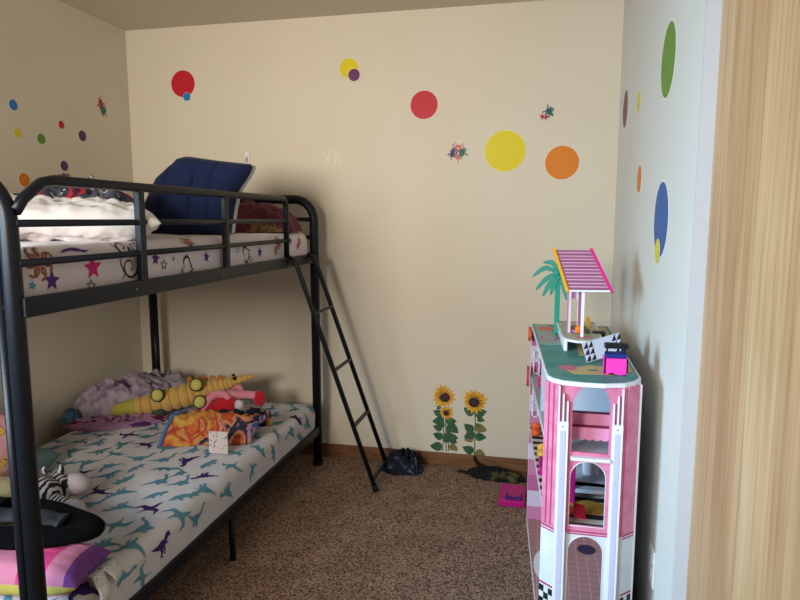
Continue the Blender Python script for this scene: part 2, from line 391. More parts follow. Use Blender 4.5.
# ---------------------------------------------------------------- bunk bed
BX0, BX1, BY0, BY1 = .186, 1.18, -2.125, -.14
bed = empty('bunk_bed', ((BX0+BX1)/2, (BY0+BY1)/2, 0), 'black metal bunk bed with guard rails along the left wall', 'bunk bed')
def end_frame(y, r, second):
    R = .11; top = 1.472; BX1 = 1.163 if second else 1.176
    p = [(BX0, y, 0), (BX0, y, top-R)]+[tuple(q) for q in arc((BX0+R, y, top-R), R, PI, PI/2, (1, 0, 0), (0, 0, 1))]
    p += [tuple(q) for q in arc((BX1-R, y, top-R), R, PI/2, 0, (1, 0, 0), (0, 0, 1))]+[(BX1, y, 0)]
    b = MB(); b.tube(p, r, 16); b.build('end_frame', M_iron, bed)
    for z in (1.365, 1.27, 1.16, .62, .46, .205):
        if z in (.62, .46): continue
        MB().tube([(BX0, y, z), (BX1, y, z)], .011 if z != .205 and z != 1.16 else .016, 10).build('crossbar', M_iron, bed)
    for x in (BX0, BX1):
        b = MB(); b.tube([(x, y, 0), (x, y, .02)], r+.004, 16); b.build('foot_cap', mat('black_rubber', rgb(14, 14, 15), .8), bed)
end_frame(BY1, .024, 0); end_frame(BY0, .021, 1)
# second tube beside the near post
b = MB(); b.tube([(1.163-.031, BY0-.006, .03), (1.163-.031, BY0-.006, 1.34)], .012, 14); b.build('post_sleeve', M_iron, bed)
# side rails (flat steel, upper) and lower angle rails
for x in (BX0, BX1):
    s = 1 if x == BX1 else -1
    o = box('side_rail', (x-.012, x+.012, BY0, BY1, 1.137, 1.184), M_iron, bed, .003)
    box('side_rail', (x-.012, x+.012, BY0, BY1, .182, .228), M_iron, bed, .003)
    MB().tube([(x-.006*s, -1.15, .19), (x+.004*s, -1.165, 0)], .013, 10).build('centre_leg', M_iron, bed)
# guard rails
def guard(x, side):
    b = MB(); r = .0135
    ye = -.53
    p = [(x, BY0+.005, 1.385), (x, BY0+.03, 1.415), (x, -2.035, 1.455), (x, -2.0, 1.462)]+[(x, ye-.05, 1.462)]
    p += [tuple(q) for q in arc((x, ye-.04, 1.422), .04, PI/2, 0, (0, 1, 0), (0, 0, 1), 5)]+[(x, ye, 1.16)]
    b.tube(p, r, 12); g = b.build('guard_rail', M_iron, bed)
    for z in (1.358, 1.265): MB().tube([(x, BY0, z), (x, ye, z)], .009, 10).build('rail_bar', M_iron, g)
    for y in (-1.655, -1.125):
        MB().box(x-.011, x+.011, y-.014, y+.014, 1.15, 1.46).build('rail_upright', M_iron, g, .004)
    for y in (-1.655, -1.125, -.9, ye):
        MB().ball((x+side*.0125, y-.05, 1.16), (.002, .004, .004), 8, 6).build('bolt', M_irong, g)
guard(BX1, 1); guard(BX0, -1)
# decks
for z in (1.145, .192):
    b = MB()
    for i in range(13):
        y = BY0+.1+i*(BY1-BY0-.2)/12
        b.box(BX0+.012, BX1-.012, y-.012, y+.012, z, z+.006)
    for x in (BX0+.25, (BX0+BX1)/2, BX1-.25): b.box(x-.01, x+.01, BY0, BY1, z-.006, z)
    b.build('slat_deck', M_iron, bed)
# ladder
ladder = empty('bunk_ladder', (1.575, -.28, 0), 'black metal ladder leaning from upper bunk to carpet', 'ladder')
def lad(t, side):   # t 0 top 1 foot
    x = 1.222+(1.585-1.222)*t; z = 1.165*(1-t)
    y = (-.525 if side else -.262)+(.11 if side else .118)*t
    return Vector((x, y, z))
for s in (1, 0):
    b = MB(); b.tube([lad(-.02, s)-Vector((.03, 0, .0)), lad(0, s), lad(.985, s)], .012, 12); b.build('stile', M_iron, ladder)
    b = MB(); b.tube([lad(.97, s), lad(1, s)+Vector((0, 0, .002))], .0145, 12); b.build('foot', _M['black_rubber'], ladder)
for zr in (.912, .628, .342, .06):
    t = 1-zr/1.165
    b = MB(); b.obox((lad(t, 0)+lad(t, 1))/2, lad(t, 0)-lad(t, 1), (.022, 0, .006), (-.003, 0, .012)); b.build('rung', M_iron, ladder, .002)
for s in (1, 0):
    b = MB(); b.obox(lad(0, s)+Vector((-.008, 0, .0)), (.03, 0, 0), (0, .02, 0), (0, 0, .03)); b.build('bracket', M_iron, ladder, .002)

# ---------------------------------------------------------------- mattresses with printed sheets
def make_surface(x0, x1, y0, y1, z0, z1, r, seed, amp):
    topw = (x1-r)-(x0+r); al = PI/2*r
    tot = 2*(z1-r-z0)+2*al+topw
    side = z1-r-z0
    def P(s, y):
        if s < side: x, z, nx, nz = x0, z0+s, -1, 0
        elif s < side+al: a = (s-side)/r; x, z, nx, nz = x0+r-r*math.cos(a), z1-r+r*math.sin(a), -math.cos(a), math.sin(a)
        elif s < side+al+topw: x, z, nx, nz = x0+r+(s-side-al), z1, 0, 1
        elif s < side+2*al+topw: a = (s-side-al-topw)/r; x, z, nx, nz = x1-r+r*math.sin(a), z1-r+r*math.cos(a), math.sin(a), math.cos(a)
        else: x, z, nx, nz = x1, z1-r-(s-side-2*al-topw), 1, 0
        d = min(y-y0, y1-y)
        sink = 0
        if d < r: sink = r-math.sqrt(max(r*r-(r-d)**2, 0))
        k = min(1, (s)/.05, (tot-s)/.05)
        w = amp*k*(fbm(x*5+seed, y*5, z*5)+.5*noise.noise(Vector((x*22+y*10, y*5+seed, z*20))))
        return Vector((x+nx*w-nx*sink*.3, y, max(z0, z+nz*w-sink*(1 if nz > 0 else .0)*(.3+.7*nz)))), Vector((nx, 0, nz))
    return P, tot, side, al, topw
def mattress(name, dims, r, seed, amp, m_list, decals, label):
    P, tot, side, al, topw = make_surface(*dims, r, seed, amp)
    x0, x1, y0, y1, z0, z1 = dims
    b = MB()
    ys = sorted(set([y0+r*(1-math.cos(PI/2*i/6)) for i in range(7)]+[y1-r*(1-math.cos(PI/2*i/6)) for i in range(7)]+[y0+r+(y1-y0-2*r)*i/130 for i in range(131)]))
    ns = 96
    g = [[b.bm.verts.new(P(tot*i/(ns-1), y)[0]) for y in ys] for i in range(ns)]
    b.sm = True
    for i in range(ns-1):
        for j in range(len(ys)-1): b.face([g[i][j], g[i+1][j], g[i+1][j+1], g[i][j+1]])
    b.sm = False
    for j in (0, len(ys)-1): b.face([g[i][j] for i in range(ns)])
    b.face([g[0][0], g[0][-1], g[-1][-1], g[-1][0]])
    # printed shapes: the ink follows the cloth
    def put(poly, mi, cs, cy, ang, sc, lift=.0011, cell=.014):
        c, s_ = math.cos(ang), math.sin(ang)
        b2 = bmesh.new()
        vs = [b2.verts.new((cs+(u*c-v*s_)*sc, cy+(u*s_+v*c)*sc, 0)) for u, v in poly]
        for tri in tessellate_polygon([[v.co.copy() for v in vs]]):
            try: b2.faces.new([vs[i] for i in tri])
            except ValueError: pass
        for _ in range(2):
            es = [e for e in b2.edges if e.calc_length() > cell]
            if es: bmesh.ops.subdivide_edges(b2, edges=es, cuts=1); bmesh.ops.triangulate(b2, faces=b2.faces[:])
        mp = {}
        for v in b2.verts:
            s = min(max(v.co.x, .01), tot-.003); y = min(max(v.co.y, y0+.004), y1-.004)
            p, n = P(s, y); mp[v.index if False else v] = b.bm.verts.new(p+n*lift)
        b.mi = mi; b.sm = True
        for f in b2.faces:
            q = b.face([mp[v] for v in f.verts])
        b.sm = False; b2.free()
    decals(put, tot, side, al, topw)
    o = b.build(name, m_list, None, fix=False)
    bm = bmesh.new(); bm.from_mesh(o.data)
    for f in bm.faces:
        if f.material_index > 0 and f.normal.dot(Vector((.5, 0, .8))) < 0: f.normal_flip()
    bm.to_mesh(o.data); bm.free()
    return tag(o, label, 'mattress')
def strk(pts, ws):
    n = len(pts); L = []; R = []
    for i, (u, v) in enumerate(pts):
        a = pts[max(i-1, 0)]; c = pts[min(i+1, n-1)]
        dx, dy = c[0]-a[0], c[1]-a[1]; l = math.hypot(dx, dy) or 1; w = (ws[i] if hasattr(ws, '__len__') else ws)/2
        L.append((u-dy/l*w, v+dx/l*w)); R.append((u+dy/l*w, v-dx/l*w))
    return L+R[::-1]
def star(R=1, k=.45): return [((R if i % 2 == 0 else R*k)*math.sin(PI*i/5), (R if i % 2 == 0 else R*k)*math.cos(PI*i/5)) for i in range(10)]
# dinosaurs, one list of strokes each (unit ~ 1 long)
DINO = [
 [strk([(-.6, .05), (-.25, .02), (.0, .05), (.2, .12)], [.02, .14, .26, .16]), strk([(.15, .1), (.3, .3), (.48, .34)], [.14, .12, .14]), strk([(-.05, 0), (.02, -.2), (-.05, -.34), (.06, -.36)], [.16, .1, .07, .05]), strk([(.08, 0), (.18, -.14), (.14, -.3)], [.12, .08, .06]), strk([(.2, .08), (.34, .04), (.36, -.02)], [.05, .04, .03])],
 [strk([(-.65, .1), (-.3, 0), (0, .02), (.18, .06)], [.02, .12, .26, .14]), strk([(.14, .05), (.3, .25), (.34, .5), (.46, .56)], [.14, .09, .08, .1]), strk([(-.12, 0), (-.14, -.28)], [.11, .09]), strk([(.1, 0), (.12, -.28)], [.11, .09]), strk([(-.02, 0), (.0, -.24)], [.1, .08])],
 [strk([(-.2, 0), (0, .02), (.2, .05), (.5, .2)], [.06, .18, .12, .03]), strk([(0, .05), (-.1, .3), (-.42, .42)], [.2, .14, .02]), strk([(.05, -.02), (.18, -.26), (.0, -.5)], [.18, .12, .02]), strk([(-.2, 0), (-.45, -.1)], [.05, .02])],
 [strk([(-.5, -.05), (-.2, .05), (.1, .05), (.3, -.02)], [.03, .2, .24, .1]), strk([(.24, 0), (.4, .0), (.5, -.06)], [.2, .16, .05]), strk([(.34, .04), (.46, .16)], [.04, .01]), strk([(-.12, 0), (-.12, -.24)], [.09, .07]), strk([(.16, 0), (.18, -.24)], [.09, .07])],
]
def fat(poly, k=1.28):
    n = len(poly)//2; out = [None]*len(poly)
    for i in range(n):
        a, b_ = poly[i], poly[-1-i]; cx, cy = (a[0]+b_[0])/2, (a[1]+b_[1])/2
        out[i] = (cx+(a[0]-cx)*k, cy+(a[1]-cy)*k); out[-1-i] = (cx+(b_[0]-cx)*k, cy+(b_[1]-cy)*k)
    return out
def lower_print(put, tot, side, al, topw):
    rnd = random.Random(11)
    k = 0
    ny = 18
    for j in range(ny):
        for i in range(10):
            s = side+al*.3+.0+(i+.5+(.5 if j % 2 else 0))*(topw+al*1.8+side*.5)/10.0
            y = -2.06+j*1.86/(ny-1)
            s += rnd.uniform(-.018, .018); y += rnd.uniform(-.016, .016)
            d = DINO[(i*3+j*5+rnd.randint(0, 1)) % 4]; a = rnd.uniform(-.7, .7)+rnd.choice((0, PI))+.8
            mi = 2 if (i+2*j) % 7 == 3 else 1
            if rnd.random() < .06 or s > tot-.05: continue
            sc = rnd.uniform(.092, .112)
            for st_ in d: put(fat(st_), mi, s, y, a, sc)
    # rows of tiny lettering, unreadable in the photograph
    for (cs, cy) in ((side+al+.62, -1.42), (side+al+.30, -.78)):
        for q in range(9):
            put(strk([(0, -.5), (.15*(q % 3-1), .5)], .3), 3, cs+.02*math.sin(.2)+q*.0085, cy+q*.0045, .3, .011)
            if q % 2: put(strk([(-.3, .2), (.4, .2)], .25), 3, cs+q*.0085, cy+q*.0045, .3, .010)
INK = [mat('ink_teal', rgb(90, 140, 156), .8), mat('ink_purple', rgb(58, 34, 98), .8), mat('ink_slate', rgb(70, 100, 100), .8)]
mattress('mattress', (.17, 1.178, -2.10, -.165, .200, .36), .045, 3.1, .006, [M_sheet]+INK, lower_print, 'lower bunk mattress in a white sheet printed with teal and purple dinosaurs')
def upper_print(put, tot, side, al, topw):
    rnd = random.Random(5)
    TE = side+al+topw       # where the top turns into the camera side
    S0 = TE+al*.45
    out = lambda P_, k=.72: P_
    def ostar(s, y, sc, mi):   # outline star
        o, q = star(1, .45), star(.68, .40)
        for i in range(10): put([o[i], o[(i+1) % 10], q[(i+1) % 10], q[i]], mi, s, y, .2, sc)
    def heart(s, y, sc, mi, a=0):
        p = [(16*math.sin(t)**3/16, -(13*math.cos(t)-5*math.cos(2*t)-2*math.cos(3*t)-math.cos(4*t))/16) for t in [2*PI*i/22 for i in range(22)]]
        for i in range(22):
            u, v = p[i], p[(i+1) % 22]
            put([u, v, (v[0]*.76, v[1]*.76), (u[0]*.76, u[1]*.76)], mi, s, y, a, sc)
    def swirl(s, y, sc, mi, a=0):
        p = [((.25+.1*t)*math.cos(t), (.25+.1*t)*math.sin(t)) for t in [i*.6 for i in range(14)]]
        put(strk(p, [.1+.01*i for i in range(14)]), mi, s, y, a, sc)
        put(strk([(-1.2, -.9), (-.4, -1.1), (.5, -.7), (1.1, -1.2)], [.05, .14, .14, .05]), mi, s, y, a, sc)
    def curls(s, y, sc, mi):   # loose brown ringlets
        for t in range(7):
            an = t*.9; q = [(.5*math.cos(an)+.32*math.cos(an+k*.7), .5*math.sin(an)+.32*math.sin(an+k*.7)) for k in range(8)]
            put(strk(q, .13), mi, s, y, 0, sc)
        put([(.28*math.cos(2*PI*i/10), .28*math.sin(2*PI*i/10)) for i in range(10)], 6, s, y, 0, sc, .0013)
    # on the camera side: height z above the floor becomes distance s along the cloth
    def SZ(z):
        e = .045; zt = 1.302-e
        return tot-(z-1.153) if z < zt else TE+al-e*math.asin(min(1, (z-zt)/e))
    curls(SZ(1.262), -2.03, .056, 5); put(star(), 2, SZ(1.234), -1.838, .35, .036); put(star(), 1, SZ(1.213), -1.995, .2, .029)
    put(star(), 4, SZ(1.207), -2.06, 0, .013); ostar(SZ(1.185), -1.85, .02, 3)
    for k in range(3): put(strk([(-1, -.4+.3*k), (-.2, .1*k), (.6, .3-.2*k), (1.3, .1)], [.05, .3, .3, .05]), 1, SZ(1.287), -1.92+.02*k, 1.4, .03)
    swirl(SZ(1.225), -1.685, .036, 3); swirl(SZ(1.240), -1.64, .02, 3, 2); put(star(), 4, SZ(1.175), -1.705, .1, .013); put(star(), 2, SZ(1.193), -1.60, .2, .010)
    put(star(), 1, SZ(1.241), -1.55, .2, .024); ostar(SZ(1.219), -1.505, .020, 3); heart(SZ(1.200), -1.37, .042, 3, -.3)
    put(star(), 1, SZ(1.229), -1.232, .1, .024); put(star(), 4, SZ(1.235), -1.45, 0, .010); heart(SZ(1.222), -.905, .038, 3, .4); swirl(SZ(1.2), -.86, .016, 3)
    put(star(), 1, SZ(1.222), -.775, .2, .026); ostar(SZ(1.243), -.984, .018, 4); curls(SZ(1.258), -.57, .04, 5); put(star(), 1, SZ(1.262), -.42, .2, .028)
    curls(SZ(1.22), -.60, .026, 5); put(star(), 2, SZ(1.228), -.32, .2, .022); curls(SZ(1.25), -.30, .03, 5)
    curls(SZ(1.289), -1.33, .044, 5); swirl(SZ(1.287), -1.70, .030, 3); swirl(SZ(1.287), -1.64, .024, 3, 1)
    # scattered over the top
    for i in range(70):
        s = side+al+rnd.uniform(.03, topw-.01); y = rnd.uniform(-2.05, -.22); q = rnd.random()
        if q < .35: put(star(), rnd.choice((1, 2, 4, 1)), s, y, rnd.uniform(0, 1), rnd.uniform(.014, .026))
        elif q < .55: ostar(s, y, .018, 3)
        elif q < .7: heart(s, y, .022, rnd.choice((2, 3)), rnd.uniform(-1, 1))
        elif q < .85: swirl(s, y, .018, 3, rnd.uniform(0, 3))
        else: curls(s, y, .028, 5)
INK2 = [mat('ink_violet', rgb(84, 44, 122), .8), mat('ink_magenta', rgb(206, 44, 118), .8), mat('ink_black', rgb(52, 40, 56), .8), mat('ink_aqua', rgb(74, 150, 180), .8), mat('ink_brown', rgb(146, 96, 66), .8), mat('ink_pink', rgb(210, 120, 130), .8)]
mattress('mattress', (.21, 1.155, -2.09, -.165, 1.153, 1.302), .045, 8.7, .006, [M_sheetu]+INK2, upper_print, 'upper bunk mattress in a white sheet printed with stars and hearts')

# ---------------------------------------------------------------- soft goods helpers
def pillow(b, c, size, rot=None, seed=0, mifn=None, n=34, e=.45, wr=.06, lumps=3.0):
    c = Vector(c); w, d, h = size; rot = rot or Matrix.Identity(3)
    for sg in (1, -1):
        def f(u, v):
            u = 2*u-1; v = 2*v-1
            k = max(0, (1-u**4)*(1-v**4))**e
            pin = 1-.07*(1-abs(u))**1*abs(v)-.0
            x = u*w/2*(1-.06*(1-v*v)*0-.05*(1-abs(v))*0)*(1-.05*math.cos(v*PI/2)*abs(u)); y = v*d/2*(1-.05*math.cos(u*PI/2)*abs(v))
            z = sg*h/2*k*(1+wr*lumps*.5*fbm(u*lumps+seed, v*lumps, sg, 3))
            return c+rot @ Vector((x, y, z))
        b.grid(n, n, f, False, (lambda u, v, s_=sg: mifn(2*u-1, 2*v-1, s_)) if mifn else None)
    bmesh.ops.remove_doubles(b.bm, verts=b.bm.verts[:], dist=1e-4)
    return b
def rotm(x=0, y=0, z=0):
    from mathutils import Euler
    return Euler((x, y, z)).to_matrix()
def heap(b, c, rx, ry, h, seed=0, freq=4, fold=.45, mifn=None, n=110, m=34, ang=0, prof=.55, edge=.2):
    """a crumpled cloth: closed lumpy dome with sharp folds"""
    c = Vector(c); ca, sa = math.cos(ang), math.sin(ang)
    def f(u, v):
        a = 2*PI*u; r = min(v/.93, 1)
        e = 1+edge*noise.noise(Vector((math.cos(a)*2+seed, math.sin(a)*2, 3)))+edge*.5*noise.noise(Vector((math.cos(a)*6, math.sin(a)*6+seed, 1)))
        x = rx*r*e*math.cos(a); y = ry*r*e*math.sin(a)
        q = max(0, 1-r**2.4)**prof
        wx = x*freq*10/ (10*max(rx, ry)); wy = y*freq/max(rx, ry)
        rd = .55*ridge(wx+.4*wy+seed, wy*.5, seed)+.45*ridge(wx*2.3, wy*2.0+seed, 5)
        z = h*q*(1-fold+fold*rd)+ (0.004 if r < 1 else 0)
        if v > .93: z = 0.0
        z = max(z, 0.0)
        return c+Vector((x*ca-y*sa, x*sa+y*ca, z))
    b.grid(n, m, f, True, mifn)
    bmesh.ops.remove_doubles(b.bm, verts=b.bm.verts[:], dist=1e-5)
    return b

# ---------------------------------------------------------------- things on the upper bunk
UZ = 1.304
M_pilw = mat('white_pillowcase', rgb(232, 226, 222), .85, bump=.4, bscale=18, sheen=.2, dist=.01)
b = MB(); pillow(b, (.855, -1.62, UZ+.060), (.62, .40, .125), rotm(0, .03, .60), 2, n=70, e=.5, wr=.12, lumps=5.5)
o = b.build('pillow', M_pilw); tag(o, 'white pillow lying flat on the upper bunk behind the guard rail', 'pillow')
# printed blanket behind the pillow
M_bl = [mat('blanket_charcoal', rgb(50, 56, 70), .9, c2=rgb(84, 88, 100), cscale=14, thr=(.5, .56)), mat('blanket_red', rgb(178, 44, 52), .9, c2=rgb(60, 34, 46), cscale=26, thr=(.5, .6)), mat('blanket_white', rgb(205, 205, 208), .9)]
def blm(u, v):
    q = noise.noise(Vector((math.cos(2*PI*u)*2.2, math.sin(2*PI*u)*2.2, v*3+.5)))
    return 1 if q > .26 else (2 if abs(q+.1) < .022 else 0)
b = MB(); heap(b, (.725, -1.37, UZ), .24, .17, .225, 4.4, 3.0, .22, blm, ang=.35, prof=.5, n=150, m=50, edge=.1)
tag(b.build('blanket', M_bl), 'charcoal blanket with red print heaped behind the white pillow', 'blanket')
# navy pillow standing on its edge
M_navy = mat('navy_velour', rgb(10, 26, 62), .9, sheen=.05, bump=.4, bscale=16, dist=.01)
M_lite = mat('pillow_back_white', rgb(205, 205, 208), .85)
navy = empty('navy_pillow', (.92, -.93, UZ), 'big navy blue cushion standing up on the upper bunk', 'cushion')
OUT = [(-.20, .0), (-.215, .10), (-.15, .24), (-.055, .325), (-.02, .33), (.10, .312), (.265, .293), (.25, .255), (.20, .18), (.185, .10), (.175, .0)]
def navy_shape(b, t, off, shrink, wr):
    cx = sum(u for u, v in OUT)/len(OUT); cz = sum(v for u, v in OUT)/len(OUT)
    N = 88; per = []
    L = [math.dist(OUT[i], OUT[(i+1) % len(OUT)]) for i in range(len(OUT))]; T = sum(L)
    for k in range(N):
        d = T*k/N; i = 0
        while d > L[i]: d -= L[i]; i += 1
        a, c_ = OUT[i], OUT[(i+1) % len(OUT)]; q = d/L[i]; per.append((a[0]+(c_[0]-a[0])*q, a[1]+(c_[1]-a[1])*q))
    def P(u, v, sg):
        p = per[int(round(u*N)) % N]; x = cx+(p[0]-cx)*v*shrink; z = cz+(p[1]-cz)*v*shrink
        bulge = t*max(0, 1-v**3.2)**.5
        w = 1+wr*(.6*ridge(x*26+z*4, z*3, 2)+fbm(x*9, z*9, 1)*.7)-wr*2.4*sum(math.exp(-((x-q-.1*z)/.006)**2) for q in (-.10, .02, .10))
        lean = .28*z
        return Vector((.92+x, -.95+off+sg*bulge*w+lean*.55-.26*x*-1*.35, UZ-.004+z))
    for sg in (-1, 1):
        b.grid(N, 22, lambda u, v: P(u, v, sg), True)
    bmesh.ops.remove_doubles(b.bm, verts=b.bm.verts[:], dist=1e-5)
    return b
navy_shape(MB(), .075, 0, 1, .10).build('cushion_body', M_navy, navy)
navy_shape(MB(), .05, .045, .985, .05).build('white_backing', M_lite, navy)
b = MB()
for u0 in (.0, .12):
    pts = []
    for i in range(14):
        z = .035+.27*i/13; pts.append((.92+u0-.03+.02*z, -1.026+.5*(z-.15)**2*2+.12*z, UZ+z))
# maroon cloth and tan fleece at the far end
M_mar = mat('maroon_jersey', rgb(92, 34, 52), .9, sheen=.2, bump=.3, bscale=30)
b = MB(); heap(b, (.93, -.40, UZ), .25, .14, .16, 9.1, 2.4, .35, ang=.5, prof=.6)
tag(b.build('maroon_garment', M_mar), 'maroon garment crumpled at the far end of the upper bunk', 'clothing')
M_tan = mat('tan_fleece', rgb(150, 120, 84), 1, c2=rgb(96, 66, 48), cscale=60, bump=.8, bscale=90)
b = MB(); heap(b, (1.03, -.47, UZ), .10, .06, .055, 3.3, 5, .5, ang=.4)
tag(b.build('fleece_scarf', M_tan), 'tan patterned fleece lying below the maroon garment', 'clothing')
b = MB(); heap(b, (.62, -.55, UZ), .20, .14, .17, 5.3, 3, .35, lambda u, v: 1 if noise.noise(Vector((math.cos(6.28*u)*3, math.sin(6.28*u)*3, v*4))) > .1 else 0)
tag(b.build('dark_red_blanket', [mat('dark_red_knit', rgb(70, 24, 34), .95), mat('red_knit', rgb(128, 36, 42), .95)]), 'dark red knitted blanket bunched behind the navy cushion', 'blanket')
# hook on the wall
hk = empty('wall_hook', (.735, 0, 1.68), 'small clear and white adhesive hook on the back wall above the cushion', 'hook')
b = MB(); b.box(.722, .748, -.005, 0, 1.685, 1.745); b.build('hook_plate', M_white, hk, .002)
b = MB(); b.tube([(.735, -.005, 1.715), (.735, -.022, 1.70), (.735, -.03, 1.69), (.735, -.032, 1.705)], .004, 8); b.build('hook_arm', M_white, hk)

# ---------------------------------------------------------------- things on the lower bunk
LZ = .362
M_lil = [mat('blanket_lilac', rgb(158, 144, 154), .95, sheen=.2, c2=rgb(120, 104, 124), cscale=22, thr=(.45, .6)), mat('blanket_plum', rgb(88, 60, 92), .95), mat('blanket_pale', rgb(164, 152, 160), .95, c2=rgb(132, 118, 134), cscale=30)]
def lm(u, v):
    q = noise.noise(Vector((math.cos(2*PI*u)*2, math.sin(2*PI*u)*2, v*5)))
    return 1 if q > .5 else (2 if q < -.12 else 0)
b = MB(); heap(b, (.285, -.44, LZ+.001), .33, .165, .20, 1.7, 2.6, .34, lm, n=190, m=66, ang=.95, prof=.42, edge=.08)
tag(b.build('crumpled_blanket', M_lil), 'crumpled lilac and grey blanket in the far corner of the lower bunk', 'blanket')
M_pk = [mat('blanket_pinkish', rgb(168, 112, 146), .95, sheen=.2, c2=rgb(140, 104, 138), cscale=16), mat('blanket_wine', rgb(92, 28, 48), .95), mat('blanket_violet', rgb(72, 36, 96), .95)]
b = MB(); heap(b, (.33, -.71, LZ+.001), .24, .10, .04, 6.2, 4.5, .55, lambda u, v: (1 if noise.noise(Vector((u*9, v*6, 2))) > .35 else (2 if noise.noise(Vector((u*9, v*6, 8))) > .3 else 0)), n=130, m=36, ang=.5)
tag(b.build('throw_blanket', M_pk), 'pink and purple throw spread in front of the lilac blanket', 'blanket')
b = MB(); heap(b, (.115, -.76, LZ+.004), .04, .045, .075, 2.2, 3, .4)
tag(b.build('blue_cloth', mat('blue_grey_cloth', rgb(84, 118, 136), .95, c2=rgb(50, 70, 92), cscale=50)), 'small blue-grey cloth beside the lilac blanket by the wall', 'cloth')

# long plush crocodile, belly towards the room
croc = empty('plush_crocodile', (.58, -.5, LZ+.02), 'long yellow plush crocodile with ribbed belly lying across the lower bunk', 'plush toy')
M_be = mat('plush_belly_yellow', rgb(196, 158, 84), .95, sheen=.3, bump=.4, bscale=150); M_be2 = mat('plush_belly_orange', rgb(176, 122, 66), .95)
M_gr = mat('plush_green', rgb(52, 72, 64), .95, c2=rgb(76, 84, 62), cscale=40); M_ye = mat('plush_sole_yellow', rgb(192, 180, 96), .9)
M_tail = mat('plush_tail_lime', rgb(168, 158, 70), .95)
def smooth_path(P, n):
    out = []
    for i in range(n):
        t = i/(n-1)*(len(P)-1); k = min(int(t), len(P)-2); f = t-k
        g = lambda j: Vector(P[min(max(j, 0), len(P)-1)])
        a, b_, c, d = g(k-1), g(k), g(k+1), g(k+2)
        out.append(.5*((2*b_)+(c-a)*f+(2*a-5*b_+4*c-d)*f*f+(3*b_-a-3*c+d)*f**3))
    return out
CP = [(.250, -.67, .402, .012), (.30, -.65, .41, .034), (.40, -.605, .425, .046), (.52, -.555, .450, .056), (.63, -.505, .475, .060), (.71, -.47, .496, .048), (.78, -.44, .517, .040), (.83, -.42, .533, .024), (.90, -.40, .552, .013), (.925, -.39, .556, .008)]
cp = [Vector((a, b_, c, d)) for a, b_, c, d in CP]
def sp4(n):
    o = []
    for i in range(n):
        t = i/(n-1)*(len(cp)-1); k = min(int(t), len(cp)-2); f = t-k; f2 = f*f*(3-2*f)
        o.append(cp[k]*(1-f)+cp[k+1]*f)
    return o
pp = sp4(150)
b = MB(); pts = [Vector(q[:3]) for q in pp]; rs = []
for i, q in enumerate(pp):
    r = q[3]
    if 28 < i < 128: r *= 1+.06*math.sin(i*2*PI/6)
    rs.append(r)
b.tube(pts, rs, 22)
bb = b.bm; bb.faces.ensure_lookup_table()
vdir = Vector((.45, -.75, .5)).normalized()
fi = 0
for i in range(149):
    for k in range(22):
        f = bb.faces[fi]; fi += 1
        c = f.calc_center_median()-(pts[i]+pts[i+1])/2
        front = c.normalized().dot(vdir) > -.15
        f.material_index = (3 if i < 30 else (1 if i % 6 in (4,) else 0)) if front else 2
b.build('body', [M_be, M_be2, M_gr, M_tail], croc)
for k, (x, y, z) in enumerate([(.515, -.63, .495), (.690, -.56, .540), (.735, -.61, .468), (.50, -.6, .40)]):
    d = (cam.location-Vector((x, y, z))).normalized(); q = d.to_track_quat('Z', 'Y').to_matrix() if k != 3 else rotm(1, 0, 0)
    lb = MB(); lb.ball((x, y, z)-d*.012 if False else Vector((x, y, z))-d*.014, (.034, .035, .034), 18, 12, q)
    l = lb.build('leg', M_gr, croc)
    if k < 3:
        sb = MB(); sb.ball(Vector((x, y, z))+d*.010, (.0275, .029, .014), 18, 10, q); sb.build('sole', M_ye, l)
for (x, y, z) in ((.815, -.405, .556), (.84, -.445, .552)):
    eb = MB(); eb.ball((x, y, z), .010, 12, 8); eb.build('eye', mat('toy_eye_black', rgb(14, 12, 14), .3), croc)
b = MB()
for i in range(5):
    x = .60+.05*i
    b.ball((x-.03, -.42-.01*i, .517+.007*i), (.02, .012, .026), 12, 8)
b.build('back_ridge', mat('plush_ridge_gold', rgb(176, 112, 46), .95), croc)

# red and pink plush doll
doll = empty('plush_doll', (.89, -.47, LZ), 'red and pink plush doll lying beside the crocodile snout', 'plush toy')
M_pr = mat('plush_red', rgb(178, 22, 40), .95, sheen=.3, bump=.5, bscale=140); M_pp = mat('plush_pink', rgb(208, 128, 142), .95, sheen=.3, bump=.4, bscale=140)
M_pw = mat('plush_white', rgb(196, 188, 190), .95)
b = MB(); b.ball((.875, -.52, .425), (.075, .055, .06), 22, 14, rotm(0, -.3, .3)); b.build('body', M_pr, doll)
b = MB(); b.ball((.80, -.56, .42), (.06, .045, .035), 18, 12, rotm(0, -.4, .2)); b.build('head', M_pr, doll)
b = MB(); b.tube(smooth_path([(.80, -.59, .41), (.81, -.575, .46), (.84, -.55, .492), (.885, -.53, .49), (.90, -.53, .465)], 16), [.02]*16, 12); b.build('arm', M_pp, doll)
b = MB(); b.tube(smooth_path([(.885, -.51, .49), (.93, -.48, .478), (.97, -.46, .475), (1.02, -.45, .47)], 14), [.018, .019]+[.021]*12, 12); l = b.build('leg', M_pp, doll)
b = MB(); b.ball((1.035, -.45, .455), (.032, .03, .042), 16, 12); b.build('shoe', M_pr, l)
b = MB(); b.ball((.955, -.52, .435), (.026, .02, .03), 14, 10); b.build('paw', M_pw, doll)
b = MB(); b.tube(smooth_path([(.84, -.47, .44), (.86, -.42, .49), (.90, -.41, .50), (.92, -.42, .475)], 12), .017, 12); b.build('arm', M_pp, doll)

doll.location.x -= .055

